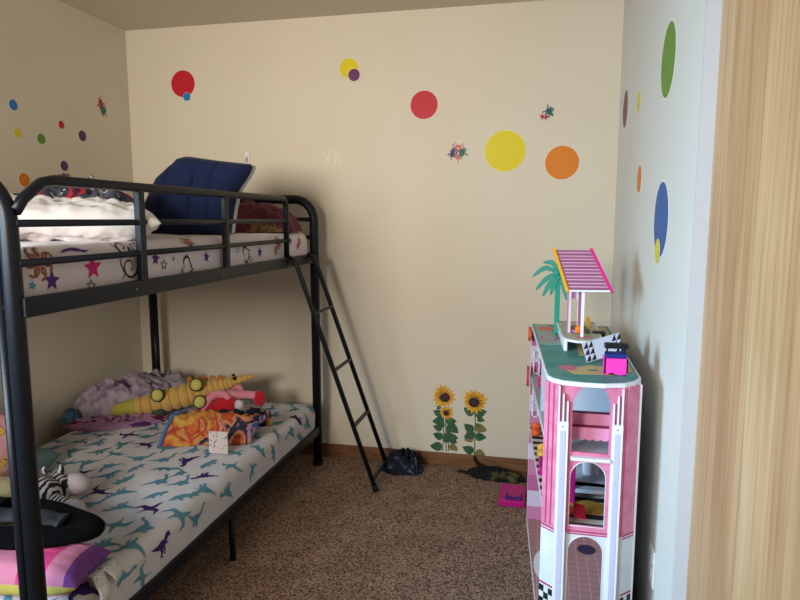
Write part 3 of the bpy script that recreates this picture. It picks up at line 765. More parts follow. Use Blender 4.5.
# flame tie-dye cloth
def tiedye():
    m = bpy.data.materials.new('flame_print'); m.use_nodes = True
    nt = m.node_tree; n = nt.nodes; b = n['Principled BSDF']; b.inputs['Roughness'].default_value = .85
    tc = n.new('ShaderNodeTexCoord'); mp = n.new('ShaderNodeMapping'); mp.inputs['Scale'].default_value = (1, 1, .8)
    t = n.new('ShaderNodeTexNoise'); t.inputs['Scale'].default_value = 9; t.inputs['Detail'].default_value = 5; t.inputs['Distortion'].default_value = 1.2
    sp = n.new('ShaderNodeSeparateXYZ'); mm = n.new('ShaderNodeMath'); mm.operation = 'MULTIPLY_ADD'; mm.inputs[1].default_value = .55; 
    r = n.new('ShaderNodeValToRGB'); e = r.color_ramp.elements
    e[0].position = .34; e[0].color = rgb(196, 150, 66); e[1].position = .80; e[1].color = rgb(40, 70, 120)
    for p, c in ((.42, rgb(190, 92, 42)), (.47, rgb(160, 36, 34)), (.53, rgb(196, 136, 62)), (.575, rgb(196, 120, 104)), (.62, rgb(22, 22, 40)), (.70, rgb(30, 30, 56)), (.74, rgb(190, 130, 130))):
        x = e.new(p); x.color = c
    nt.links.new(tc.outputs['Object'], mp.inputs[0]); nt.links.new(mp.outputs[0], t.inputs[0]); nt.links.new(tc.outputs['Object'], sp.inputs[0])
    nt.links.new(sp.outputs[0], mm.inputs[0]); nt.links.new(t.outputs[0], mm.inputs[2]); nt.links.new(mm.outputs[0], r.inputs[0]); nt.links.new(r.outputs[0], b.inputs['Base Color'])
    return m
shirt = empty('flame_cloth', (.93, -.78, LZ), 'orange, red and navy flame-patterned garment folded over on the lower bunk', 'clothing')
def sh(u, v):   # u across, v front-bottom to back-top
    x = .745+.37*u+.02*v; y = -.965+.20*v+.12*u
    z = LZ+.004+.112*math.sin(min(1, v*1.15)*PI*.62)**.8*(1+.25*fbm(u*4, v*3, 1))*(1-.25*u*u)+.012*ridge(u*9+v, v*2)*v
    if v > .95: z = LZ+.03
    return Vector((x, y+.012*noise.noise(Vector((u*8, v*4, 0))), z))
b = MB(); b.grid(60, 36, sh)
o = b.build('fabric', tiedye(), shirt); sd = o.modifiers.new('thick', 'SOLIDIFY'); sd.thickness = .006; sd.offset = -1
b = MB(); b.tube([sh(.0, v/20)+Vector((-.002, -.002, .002)) for v in range(0, 20)], .008, 8); b.build('blue_hem', mat('hem_blue', rgb(70, 110, 160), .85), shirt)
b = MB(); b.tube([sh(.45+.5*v/20, .9-.1*math.sin(v))+Vector((0, -.01, .004)) for v in range(0, 20)], .016, 8); b.build('dark_collar', mat('collar_navy', rgb(14, 18, 34), .9), shirt)
tg = empty('paper_tag', (.965, -.925, LZ), 'white paper tag with small dark marks on the flame-patterned garment', 'tag')
b = MB(); b.obox((1.03, -.972, LZ+.050), (.078, .018, -.006), (-.012, .024, .088), (0, -.0012, .0006)); b.build('tag_card', mat('tag_paper', rgb(200, 186, 180), .8, c2=rgb(90, 74, 78), cscale=130, thr=(.60, .64)), tg)

# --- near end of the lower bunk
M_zeb = []
def zebra():
    m = bpy.data.materials.new('zebra_fur'); m.use_nodes = True
    nt = m.node_tree; n = nt.nodes; b = n['Principled BSDF']; b.inputs['Roughness'].default_value = .95
    tc = n.new('ShaderNodeTexCoord'); w = n.new('ShaderNodeTexWave'); w.inputs['Scale'].default_value = 22; w.inputs['Distortion'].default_value = 5; w.inputs['Detail'].default_value = 1.5; w.inputs['Detail Scale'].default_value = 1.2
    r = n.new('ShaderNodeValToRGB'); r.color_ramp.elements[0].position = .45; r.color_ramp.elements[1].position = .52
    r.color_ramp.elements[0].color = rgb(20, 20, 24); r.color_ramp.elements[1].color = rgb(180, 176, 176)
    nt.links.new(tc.outputs['Object'], w.inputs[0]); nt.links.new(w.outputs[0], r.inputs[0]); nt.links.new(r.outputs[0], b.inputs['Base Color'])
    return m
Z = zebra(); M_snout = mat('plush_snout', rgb(182, 170, 172), .95, bump=.3, bscale=140)
zb = empty('plush_zebra', (.70, -1.56, LZ), 'black and white zebra plush toy with pale snout near the bedpost', 'plush toy')
b = MB(); b.ball((.70, -1.63, LZ+.068), (.11, .075, .070), 24, 14, rotm(0, 0, .5)); b.build('body', Z, zb)
b = MB(); b.ball((.735, -1.545, LZ+.060), (.06, .05, .058), 20, 14, rotm(0, 0, .4)); h = b.build('head', Z, zb)
b = MB(); b.ball((.785, -1.50, LZ+.062), (.050, .044, .040), 20, 14, rotm(0, .2, .4)); b.build('snout', M_snout, h)
for dx in (-.03, .02):
    b = MB(); b.ball((.73+dx, -1.535+dx*.5, LZ+.118), (.012, .010, .024), 12, 8); b.build('ear', Z, h)
b = MB(); b.tube(smooth_path([(.74, -1.60, LZ+.05), (.80, -1.62, LZ+.045), (.86, -1.63, LZ+.035)], 10), [.03, .032]+[.034]*8, 14); l = b.build('leg', Z, zb)
b = MB(); b.ball((.885, -1.635, LZ+.038), (.042, .036, .037), 18, 12); b.build('hoof', M_snout, l)
b = MB(); b.tube(smooth_path([(.62, -1.55, LZ+.05), (.60, -1.48, LZ+.035), (.58, -1.43, LZ+.03)], 8), .028, 12); b.build('leg', Z, zb)
zb.location.x -= .03

# pillows stacked in the near corner
def print_mat(name, base, c2, c3, scale):
    m = bpy.data.materials.new(name); m.use_nodes = True
    nt = m.node_tree; n = nt.nodes; b = n['Principled BSDF']; b.inputs['Roughness'].default_value = .9
    tc = n.new('ShaderNodeTexCoord'); w = n.new('ShaderNodeTexNoise'); w.inputs['Scale'].default_value = scale; w.inputs['Detail'].default_value = .5; w.inputs['Distortion'].default_value = 2
    r = n.new('ShaderNodeValToRGB'); r.color_ramp.interpolation = 'CONSTANT'; e = r.color_ramp.elements
    e[0].position = 0; e[0].color = base; e[1].position = .54; e[1].color = c3
    x = e.new(.555); x.color = c2; x = e.new(.63); x.color = c3; x = e.new(.645); x.color = base
    nt.links.new(tc.outputs['Object'], w.inputs[0]); nt.links.new(w.outputs[0], r.inputs[0]); nt.links.new(r.outputs[0], b.inputs['Base Color'])
    return m
b = MB(); pillow(b, (.27, -1.48, LZ+.155), (.40, .28, .12), rotm(1.2, .1, .2), 4)
tag(b.build('cushion', print_mat('pink_cartoon_print', rgb(196, 140, 152), rgb(196, 160, 70), rgb(70, 40, 60), 9)), 'pink printed cushion propped up behind the bedpost', 'cushion')
b = MB(); pillow(b, (.33, -1.38, LZ+.045), (.30, .30, .10), rotm(.0, .12, .3), 7)
tag(b.build('teal_pillow', mat('teal_cotton', rgb(112, 142, 138), .9)), 'plain teal pillow lying under the pink printed cushion', 'pillow')
b = MB(); pillow(b, (.53, -1.74, LZ+.065), (.36, .28, .12), rotm(.15, -.05, .1), 9)
tag(b.build('satin_pillow', mat('cream_satin', rgb(186, 176, 128), .35, c2=rgb(158, 156, 152), cscale=9, spec=.6)), 'shiny cream and yellow pillow beside the zebra plush', 'pillow')
# striped pink pillow with purple scalloped end
sp_ = [mat('stripe_pale_pink', rgb(204, 122, 150), .9, bump=.2, bscale=60), mat('stripe_hot_pink', rgb(206, 62, 120), .9), mat('stripe_purple', rgb(116, 62, 132), .9), mat('stripe_yellow', rgb(196, 178, 88), .9)]
def spm(u, v, s):
    if v < -.86 and s < 0: return 3
    q = (u+1)/2
    return 2 if q > .88 else (0 if q > .76 else (1 if q > .56 else (0 if q > .36 else 1)))
b = MB(); pillow(b, (.975, -1.985, LZ+.050), (.42, .20, .10), rotm(-.05, .04, .22), 5, spm, e=.5)
for i in range(5):
    b.mi = 2; b.ball((1.168-.006*i, -2.01+.031*i, LZ+.045), (.018, .018, .016), 12, 8)
tag(b.build('striped_pillow', sp_), 'pink striped pillow with a purple scalloped end by the near bedpost', 'pillow')
# black garment folded on top
M_blk = mat('black_knit', rgb(9, 10, 13), 1, spec=.1, sheen=0, bump=.5, bscale=200); M_dg = mat('grey_lining', rgb(58, 62, 66), .9, c2=rgb(34, 36, 42), cscale=30)
gar = empty('black_jacket', (.84, -1.83, LZ+.12), 'black jacket with grey lining folded over the striped pillow', 'clothing')
b = MB(); P = smooth_path([(.52, -1.83, .475), (.70, -1.82, .487), (.88, -1.815, .487), (1.01, -1.815, .474), (1.075, -1.845, .462), (1.04, -1.91, .470), (.92, -1.975, .485), (.78, -2.02, .49), (.62, -2.05, .485)], 60)
b.tube(P, [.050+.005*math.sin(i*.5) for i in range(60)], 20, flat=.42, up=(0, 0, 1)); b.build('folded_body', M_blk, gar)
b = MB(); P = smooth_path([(.60, -1.96, .505), (.75, -1.93, .512), (.88, -1.90, .510), (.98, -1.875, .50), (1.02, -1.865, .49)], 30)
b.tube(P, [.036+.004*math.sin(i*.7) for i in range(30)], 16, flat=.4, up=(0, 0, 1)); b.build('lining', M_dg, gar)
b = MB(); P = smooth_path([(.45, -1.90, .49), (.60, -1.90, .50), (.72, -1.88, .515), (.82, -1.86, .515)], 30)
b.tube(P, [.045]*30, 16, flat=.4, up=(0, 0, 1)); b.build('sleeve', M_blk, gar)
# holographic printed pillow low at the picture edge
b = MB(); pillow(b, (.60, -1.99, LZ+.04), (.34, .18, .09), rotm(.1, 0, .1), 12)
tag(b.build('rainbow_pillow', print_mat('iridescent_print', rgb(196, 122, 176), rgb(60, 60, 84), rgb(120, 178, 176), 12)), 'iridescent pink and teal printed pillow below the black jacket', 'pillow')
# white tag hanging at the mattress edge
tg = empty('care_tag', (1.19, -1.90, LZ), 'white printed care label hanging over the lower mattress edge', 'tag')
M_tag = mat('tag_fabric', rgb(205, 202, 196), .8, c2=rgb(120, 116, 116), cscale=260, thr=(.56, .62))
b = MB()
def tgf(x0, wd, ln, ph):
    def f(u, v):
        x = 1.155+.045*min(1, v*1.6)+.004*math.sin(v*9+ph); z = LZ+.025-.10*ln*max(0, v-.28)-.004*(v < .28)
        return Vector((x+.008*math.sin(u*3+ph)*v, x0+wd*(u-.5)+.02*v*(ph-.5), z))
    return f
b.grid(8, 16, tgf(-1.925, .045, 1, 0)); b.grid(8, 16, tgf(-1.885, .05, .75, 1.2))
o = b.build('tag_strip', M_tag, tg); sd = o.modifiers.new('thick', 'SOLIDIFY'); sd.thickness = .0012

# ---------------------------------------------------------------- floor clutter
M_dkc = mat('dark_print_cloth', rgb(22, 26, 38), .9, c2=rgb(86, 106, 136), cscale=22, thr=(.60, .66))
b = MB(); heap(b, (1.665, -.115, 0), .112, .08, .125, 8.2, 3.6, .55, n=150, m=46, prof=.45, edge=.25)
tag(b.build('dark_clothes', M_dkc), 'bundle of black and navy clothes on the carpet at the ladder foot', 'clothing')
M_olv = mat('olive_black_cloth', rgb(18, 17, 18), .9, c2=rgb(84, 74, 40), cscale=12, thr=(.56, .64))
b = MB(); heap(b, (2.165, -.10, 0), .155, .065, .05, 1.2, 4, .5, n=140, m=36, edge=.3, ang=-.18)
b.tube(smooth_path([(2.09, -.06, .012), (2.02, -.10, .010), (1.975, -.085, .008), (1.955, -.08, .006)], 16), [.02-.001*i for i in range(16)], 10, flat=.5)
b.tube(smooth_path([(2.12, -.07, .02), (2.07, -.035, .03), (2.045, -.022, .055), (2.04, -.02, .075)], 16), [.018-.0007*i for i in range(16)], 10, flat=.6)
tag(b.build('olive_garment', M_olv), 'black and olive garment on the carpet below the right sunflower', 'clothing')
M_mag = mat('magenta_plastic', rgb(186, 12, 118), .5)
b = MB(); b.obox((2.262, -.345, .016), (.125, 0, 0), (.0, .20, 0), (0, 0, .03))
o = b.build('magenta_box', M_mag, None, .004); tag(o, 'flat magenta box on the carpet behind the dollhouse', 'box')
gl = empty('toy_glasses', (2.27, -.41, .031), 'small purple toy glasses lying on the magenta box', 'glasses')
M_pur = mat('purple_plastic', rgb(62, 34, 130), .4)
for s in (-1, 1):
    b = MB(); c = Vector((2.27+s*.022, -.42, .036)); b.tube([c+Vector((.018*math.cos(2*PI*i/16), .013*math.sin(2*PI*i/16), 0)) for i in range(17)], .0035, 8); b.build('rim', M_pur, gl)
    b = MB(); b.tube([(2.27+s*.038, -.42, .036), (2.27+s*.034, -.365, .036)], .003, 8); b.build('temple_arm', M_pur, gl)

# ---------------------------------------------------------------- dollhouse
HX0, HX1 = 2.335, 2.655
TZ = .91
house = empty('dollhouse', (2.5, -1.02, 0), 'tall pink dollhouse with teal roof and white columns by the right wall', 'dollhouse')
def skewx(y, x0=None):       # left edge of the house: it stands very slightly turned
    return 2.39+(2.335-2.39)*((y+1.44)/(.90))
PLAN = [(2.333, -.56), (2.388, -1.435), (2.394, -1.49), (2.408, -1.522), (2.436, -1.545), (2.49, -1.556), (2.55, -1.556), (2.606, -1.538), (2.636, -1.51), (2.658, -1.462), (2.658, -.56)]
M_pkw = mat('house_pink', rgb(222, 136, 166), .55, c2=rgb(206, 112, 146), cscale=24)
M_pkd = mat('house_dark_pink', rgb(178, 62, 108), .55)
M_low = mat('house_pale_grey', rgb(200, 204, 212), .5, c2=rgb(216, 218, 222), cscale=9)
M_lav = mat('column_lavender', rgb(198, 198, 222), .5)
M_hw = mat('house_white', rgb(232, 230, 236), .45)
M_hg = mat('house_grey', rgb(176, 182, 192), .55)
M_teal = mat('roof_teal', rgb(54, 130, 124), .5, c2=rgb(84, 150, 142), cscale=7, thr=(.45, .6))
xy = lambda z0: (lambda u, v, w: Vector((u, v, z0+w)))
b = MB(); b.prism(PLAN, xy(TZ-.012), .012)
def ins(P, k):
    cx = 2.5; cy = -1.0
    return [(cx+(x-cx)*(1-k), cy+(y-cy)*(1-k*.35)) for x, y in P]
b.build('roof_board', M_hw, house)
b = MB(); b.prism(ins(PLAN, .03), xy(TZ), .0012)
pr = [mat('roof_print_orange', rgb(214, 116, 92), .5), mat('roof_print_pink', rgb(196, 104, 130), .5), mat('roof_print_sand', rgb(196, 176, 118), .5), mat('roof_print_pale', rgb(150, 172, 170), .5)]
def patch(P, mi, l): b.mi = mi; b.prism(P, xy(TZ+.0012+l), .0006)
el = lambda cx, cy, rx, ry, n=22: [(cx+rx*math.cos(2*PI*i/n), cy+ry*math.sin(2*PI*i/n)) for i in range(n)]
patch([(2.345, -.58), (2.40, -.58), (2.455, -1.02), (2.37, -1.02)], 4, 0)
patch(el(2.40, -.68, .04, .05), 1, .0007); patch(el(2.405, -.90, .034, .06), 2, .0007); patch(el(2.405, -.90, .024, .045), 4, .0014)
patch([(2.445, -1.40), (2.525, -1.33), (2.60, -1.37), (2.575, -1.45), (2.47, -1.46)], 3, .0); patch(el(2.455, -1.385, .028, .035), 2, .0007)
patch([(2.515, -1.40), (2.545, -1.395), (2.545, -1.41), (2.515, -1.415)], 0, .0014)
patch([(2.56, -1.47), (2.645, -1.40), (2.645, -1.30), (2.60, -1.36)], 3, .0)
patch([(2.50, -1.2), (2.64, -1.1), (2.64, -.6), (2.5, -.6)], 3, .0)
b.build('roof_print', [M_teal]+pr, house)
# floors
def tile(name, c1, c2, sc):
    m = bpy.data.materials.new(name); m.use_nodes = True
    nt = m.node_tree; n = nt.nodes; q = n['Principled BSDF']; q.inputs['Roughness'].default_value = .5
    tc = n.new('ShaderNodeTexCoord'); t = n.new('ShaderNodeTexBrick'); t.inputs['Scale'].default_value = sc; t.offset = 0
    t.inputs['Color1'].default_value = c1; t.inputs['Color2'].default_value = c1; t.inputs['Mortar'].default_value = c2; t.inputs['Mortar Size'].default_value = .03
    t.inputs['Brick Width'].default_value = 1; t.inputs['Row Height'].default_value = 1
    nt.links.new(tc.outputs['Object'], t.inputs[0]); nt.links.new(t.outputs[0], q.inputs['Base Color'])
    return m
M_tile = tile('tan_pink_tile', rgb(168, 122, 118), rgb(208, 170, 160), 26)
M_bw = stripes('black_white_stripes', [rgb(26, 24, 28), rgb(214, 208, 198)], 1, 16)
for z, m in ((.0, M_tile), (.448, M_bw), (.676, M_hg)):
    P = [((x-.014 if x > 2.5 else x+.006) if y < -1.4 else x, y if y > -1.45 else y+.030) for x, y in PLAN]
    b = MB(); b.prism(P, xy(z), .012)
    b.mi = 1; b.prism(ins(P, .02), xy(z+.012), .001)
    b.build('floor_board', [M_hw, m], house)
# back and far walls, divider
b = MB(); b.box(2.645, 2.655, -1.45, -.56, .012, TZ-.012); b.mi = 1; b.box(2.6435, 2.645, -1.44, -.57, .443, TZ-.014); b.build('back_panel', [M_hw, M_hg], house)
M_farp = stripes('pink_gradient_blocks', [rgb(196, 120, 160), rgb(206, 190, 210), rgb(178, 92, 140)], 2, 4.5)
b = MB(); b.box(2.335, 2.655, -.57, -.56, .012, TZ-.012); b.mi = 1; b.box(2.336, 2.64, -.5725, -.57, .012, TZ-.014); b.build('end_panel', [M_hw, M_farp], house)
b = MB(); b.box(2.378, 2.645, -1.12, -1.112, .689, TZ-.012); b.build('room_divider', M_hg, house)
b = MB()
def arch_pts(cx, z0, zt, w, n=14):
    r = w/2; P = [(cx-r, z0)]
    P += [(cx-r*math.cos(PI*i/n), zt-r+r*math.sin(PI*i/n)) for i in range(n+1)]
    return P+[(cx+r, z0)]
# curved front, bent from three panels
def plate(outer, holes, fn, t, name, mats, parent, mz=None):
    """flat board with openings, from a filled 2D curve"""
    cu = bpy.data.curves.new(name, 'CURVE'); cu.dimensions = '2D'; cu.fill_mode = 'BOTH'; cu.extrude = t/2
    for P in [outer]+holes:
        s = cu.splines.new('POLY'); s.points.add(len(P)-1); s.use_cyclic_u = True
        for i, (u, v) in enumerate(P): s.points[i].co = (u, v, 0, 1)
    tmp = bpy.data.objects.new('tmp', cu); COL.objects.link(tmp)
    dg = bpy.context.evaluated_depsgraph_get(); me = bpy.data.meshes.new_from_object(tmp.evaluated_get(dg))
    bpy.data.objects.remove(tmp); bpy.data.curves.remove(cu)
    bm = bmesh.new(); bm.from_mesh(me); bmesh.ops.remove_doubles(bm, verts=bm.verts[:], dist=1e-6)
    if mz is not None:
        bmesh.ops.bisect_plane(bm, geom=bm.verts[:]+bm.edges[:]+bm.faces[:], plane_co=(0, mz, 0), plane_no=(0, 1, 0))
        for f in bm.faces: f.material_index = 1 if f.calc_center_median().y < mz else 0
    org = wloc(parent)
    for v in bm.verts: v.co = fn(v.co.x, v.co.y, v.co.z+t/2)-org
    bmesh.ops.recalc_face_normals(bm, faces=bm.faces[:])
    me.materials.clear()
    for m in mats: me.materials.append(m)
    bm.to_mesh(me); bm.free()
    for p in me.polygons: p.use_smooth = False
    o = bpy.data.objects.new(name, me); COL.objects.link(o); o.parent = parent
    return o
FY = -1.535
top_hole = [(2.466, .698), (2.466, .850), (2.480, .880), (2.494, .893), (2.546, .893), (2.558, .880), (2.569, .850), (2.569, .698)]
mid_hole = arch_pts(2.515, .474, .672, .100)
low_hole = arch_pts(2.515, .014, .444, .100)
plate([(2.432, .0), (2.612, .0), (2.612, TZ-.012), (2.432, TZ-.012)], [top_hole, mid_hole, low_hole], lambda u, v, w: Vector((u, FY+w, v)), .010, 'front_panel', [M_pkw, M_low], house, .452)
# white reveals round the openings
for hole, closed in ((mid_hole, 1), (low_hole, 0)):
    b = MB(); b.tube([Vector((u, FY-.0005, v)) for u, v in hole]+([Vector((hole[0][0], FY-.0005, hole[0][1]))] if closed else []), .0014, 6); b.build('window_frame', M_hw, house)
# side cheeks of the front
def cheek(p0, p1, name, dark):
    p0, p1 = Vector(p0), Vector(p1); d = (p1-p0); L = d.length; d.normalize(); nrm = Vector((d.y, -d.x)); 
    if nrm.y > 0: nrm = -nrm
    fn = lambda u, v, w: Vector((p0.x+d.x*u+nrm.x*w, p0.y+d.y*u+nrm.y*w, v))
    b = MB(); b.prism([(0, .452), (L, .452), (L, TZ-.012), (0, TZ-.012)], fn, .008)
    b.mi = 1; b.prism([(0, 0), (L, 0), (L, .452), (0, .452)], fn, .008)
    b.mi = 2
    for u in ((.28, .62) if dark else ()): b.prism([(L*u, .465), (L*(u+.09), .465), (L*(u+.09), TZ-.014), (L*u, TZ-.014)], lambda u_, v, w: fn(u_, v, w+.008), .001)
    for v in (.445, .454): b.prism([(0, v), (L, v), (L, v+.004), (0, v+.004)], lambda u_, v_, w: fn(u_, v_, w+.008), .001)
    b.prism([(0, .268), (L, .268), (L, .274), (0, .274)], lambda u_, v_, w: fn(u_, v_, w+.008), .001)
    b.mi = 3
    for i in range(3):
        for j in range(3):
            if (i+j) % 2 == 0: b.prism([(L*i/3, .262-.02*j), (L*(i+1)/3, .262-.02*j), (L*(i+1)/3, .242-.02*j), (L*i/3, .242-.02*j)], lambda u_, v_, w: fn(u_, v_, w+.008), .001)
    b.build(name, [M_pkw, M_low, M_pkd, mat('print_black', rgb(24, 22, 28), .6)], house)
cheek((2.392, -1.496), (2.432, -1.530), 'side_panel', True); cheek((2.612, -1.53), (2.646, -1.495), 'side_panel', False)
box('edge_strip', (2.646, 2.658, -1.50, -1.44, 0, TZ-.012), M_hw, house, .001)
# columns
for cx, wx in ((2.440, .0150), (2.590, .0145)):
    b = MB(); b.box(cx-wx, cx+wx, FY-.014, FY, 0, .79); b.mi = 1; b.box(cx-wx*.5, cx+wx*.5, FY-.0155, FY-.014, .02, .765)
    b.mi = 2; b.ball((cx, FY-.0155, .777), (.002, .001, .002), 8, 6)
    for q in (.62, .30): b.ball((cx, FY-.0165, q), (.0012, .0006, .0012), 8, 6)
    c = b.build('column', [M_hw, M_lav, M_slot], house)
    sg = 1 if cx < 2.5 else -1
    for k, hgt in ((-1, .895), (0, .872), (1, .85)):
        xx = cx+sg*k*wx*.8
        box('column_prong', (xx-.0022, xx+.0022, FY-.012, FY, .785, hgt), M_hw, c, .0005)
box('window_sill', (2.464, 2.575, FY-.022, FY, .679, .689), M_hw, house, .003)
b = MB()
for z in (.448, .456): b.box(2.462, 2.580, FY-.002, FY, z, z+.003)
b.build('trim_line', M_pkd, house)
# gallery seats seen in the top window
def scallop(y, z0, z1, m, name, x0=2.42, x1=2.62, n=9):
    P = [(x0, z1)]+[(x0, z0)]
    for i in range(n*8+1):
        u = i/(n*8); P.append((x0+(x1-x0)*u, z0-.005*abs(math.sin(u*n*PI))))
    P += [(x1, z1)]
    b = MB(); b.prism(P, lambda u, v, w: Vector((u, y+w, v)), .004); return b.build(name, m, house)
M_hot = mat('scallop_pink', rgb(250, 168, 210), .5); M_wine = mat('scallop_wine', rgb(150, 30, 80), .5)
scallop(-1.47, .718, .752, M_hot, 'scalloped_trim'); scallop(-1.44, .750, .786, M_hot, 'scalloped_trim')
box('gallery_bench', (2.42, 2.62, -1.466, -1.436, .745, .752), M_wine, house); box('gallery_bench', (2.42, 2.62, -1.436, -1.412, .779, .786), M_wine, house)
# rooms: contents fixed to the house
b = MB(); b.prism(el(2.53, -1.38, .06, .05), xy(.4625), .0012); tag(b.build('oval_rug', mat('rug_mustard', rgb(196, 150, 62), .8), house), 'mustard oval rug')
b = MB(); b.box(2.41, 2.64, -1.33, -1.05, .50, .512); b.prism(el(2.525, -1.33, .115, .03), xy(.5), .012); b.build('half_landing', M_hg, house)
# far window frame, discs on the open side
M_org = mat('toy_orange', rgb(226, 92, 40), .5); M_dpk = mat('toy_deep_pink', rgb(206, 46, 100), .5)
fr = MB()
for z in (.50, .565, .63, .695, .755, .80): fr.box(2.345, 2.372, -.60, -.596, z, z+.005)
for x in (2.345, 2.368): fr.box(x, x+.005, -.60, -.596, .50, .806)
fr.build('window_grid', M_hw, house)
b = MB(); b.prism([(-.61+.05*math.cos(2*PI*i/20), .875+.03*math.sin(2*PI*i/20)) for i in range(20)], lambda u, v, w: Vector((2.322+w, u, v)), .012); b.build('side_disc', M_org, house)
b = MB(); b.prism([(-.62+.03*math.cos(2*PI*i/20), .69+.045*math.sin(2*PI*i/20)) for i in range(20)], lambda u, v, w: Vector((2.320+w, u, v)), .010); b.build('side_disc', M_dpk, house)
b = MB(); b.prism(el(2.42, -.95, .05, .12), xy(.013), .002); b.build('curved_step', M_hw, house)

# toys inside the house
ward = empty('toy_wardrobe', (2.545, -1.22, .512), 'white toy wardrobe seen through the middle arch of the dollhouse', 'toy furniture')
b = MB(); b.box(2.525, 2.575, -1.24, -1.17, .512, .63); b.build('cabinet', M_hw, ward, .002)
b = MB(); b.box(2.55, 2.5515, -1.2415, -1.24, .515, .628); b.build('door_gap', M_hg, ward)
b = MB(); b.box(2.472, 2.492, -1.36, -1.30, .462, .60); tag(b.build('toy_locker', M_mag, None, .002), 'magenta toy locker at the left edge of the middle arch', 'toy furniture')
b = MB(); b.obox((2.50, -1.47, .490), (.034, .0, -.006), (0, .05, .02), (0, .0, .003)); tag(b.build('red_card', mat('card_crimson', rgb(190, 28, 62), .6)), 'crimson card leaning on the striped dollhouse floor', 'card')
b = MB(); b.ball((2.478, -1.46, .485), (.016, .02, .012), 14, 10); tag(b.build('orange_cushion', M_org), 'tiny orange cushion beside the crimson card', 'cushion')
b = MB(); b.prism(el(2.582, -.80, .036, .036), xy(.0135), .003)
tag(b.build('toy_rug', mat('toy_indigo', rgb(28, 22, 60), .4)), 'dark indigo oval toy rug inside the lowest arch of the dollhouse', 'toy')
for (x, y, z, r, m, nm, lb) in ((2.365, -.74, .52, .022, M_org, 'orange_toy_chair', 'orange toy seat on the open side of the dollhouse'), (2.385, -.80, .665, .02, M_dpk, 'pink_toy_pouf', 'pink toy pouf on the upper dollhouse floor'), (2.39, -.98, .455, .02, mat('toy_yellow', rgb(222, 170, 50), .5), 'yellow_toy_pouf', 'yellow toy pouf on the striped dollhouse floor')):
    z = {.52: .462, .665: .69, .455: .462}[z]
    b = MB(); b.ball((x, y, z+r*.8), (r, r, r*.8), 16, 10); b.ball((x, y+r*.7, z+r*1.7), (r*.9, r*.35, r*.9), 14, 8)
    tag(b.build(nm, m), lb, 'toy furniture')
sf = empty('toy_sofa', (2.40, -1.1, .462), 'magenta toy sofa on the open side of the dollhouse middle floor', 'toy furniture')
b = MB(); b.box(2.378, 2.45, -1.16, -1.04, .462, .493); b.build('seat', M_mag, sf, .006)
b = MB(); b.box(2.435, 2.452, -1.16, -1.04, .493, .515); b.build('backrest', M_mag, sf, .005)

# raised pool deck with canopy
deck = empty('rooftop_deck', (2.51, -.95, TZ), 'white raised toy pool deck with slatted canopy on the dollhouse roof', 'toy')
DZ = .957
DP = [(2.432, -.74), (2.446, -1.105), (2.462, -1.15), (2.495, -1.175), (2.535, -1.172), (2.565, -1.14), (2.582, -1.08), (2.585, -.74)]
b = MB(); b.prism(DP, xy(DZ-.007), .007); b.mi = 1; b.prism([(2.51+(x-2.51)*.93, -.97+(y+.97)*.96) for x, y in DP], xy(DZ), .001)
b.mi = 2; b.prism([(2.475, -.98), (2.48, -1.03), (2.545, -1.03), (2.55, -.98), (2.54, -.86), (2.48, -.86)], xy(DZ+.001), .001)
b.mi = 3; b.prism([(2.49, -1.09), (2.54, -1.08), (2.54, -1.12), (2.50, -1.125)], xy(DZ+.001), .001)
b.build('deck_board', [M_hw, mat('deck_print', rgb(196, 190, 164), .5, c2=rgb(148, 162, 140), cscale=20), mat('pool_dark', rgb(40, 22, 34), .4), pr[1]], deck)
b = MB(); b.prism([(2.440, -.74), (2.452, -1.12), (2.454, -1.12), (2.442, -.74)], xy(TZ+.002), DZ-.007-TZ-.002)
b.build('side_skirt', M_hw, deck)
for (x, y) in ((2.458, -1.12), (2.545, -1.145), (2.578, -.78)): box('leg', (x-.005, x+.005, y-.005, y+.005, TZ+.0015, DZ-.007), M_hw, deck)
cn = Vector((0, 0, 0))
A = Vector((2.407, -.86, 1.238)); B_ = Vector((2.545, -.86, 1.238)); C_ = Vector((2.457, -1.12, 1.122)); D_ = Vector((2.603, -1.12, 1.124))
# canopy corners, high at the far side
A, B_ = Vector((2.411, -1.0, 1.257)), Vector((2.542, -1.0, 1.257))
slope_l = C_-A; slope_r = D_-B_
can = MB(); nup = (B_-A).cross(C_-A).normalized(); nup = nup if nup.z > 0 else -nup
ns = 12
for i in range(ns):
    t = (i+.35)/ns; p, q = A+slope_l*t, B_+slope_r*t
    can.mi = i % 2
    can.obox((p+q)/2, q-p, slope_l*(.55/ns), nup*.003)
can.build('canopy_slats', [mat('slat_mauve', rgb(158, 104, 134), .5), mat('slat_plum', rgb(148, 92, 124), .5)], deck)
can = MB(); can.obox((A+D_)/2-nup*.004, ((B_-A)+(D_-C_))/2, (slope_l+slope_r)/2, nup*.002); can.build('canopy_sheet', mat('canopy_pink', rgb(232, 176, 204), .5), deck)
for p, q, m, nm in ((A, C_, mat('trim_amber', rgb(238, 172, 28), .45), 'canopy_edge'), (B_, D_, mat('trim_fuchsia', rgb(226, 40, 134), .45), 'canopy_edge')):
    d = (q-p).normalized(); can = MB(); can.obox((p+q)/2, (.010, 0, 0), (q-p)*1.06, nup*.010); e = can.build(nm, m, deck, .001)
can = MB(); can.obox((C_+D_)/2, (D_-C_), (0, .004, 0), (0, 0, .006)); can.build('canopy_front_bar', M_hw, deck)
MB().box(2.507, 2.517, -1.105, -1.097, DZ, 1.118).build('canopy_post', M_hw, deck)
M_ps = stripes('post_pink_stripe', [rgb(176, 116, 150), rgb(214, 204, 210), rgb(150, 80, 116)], 0, 40)
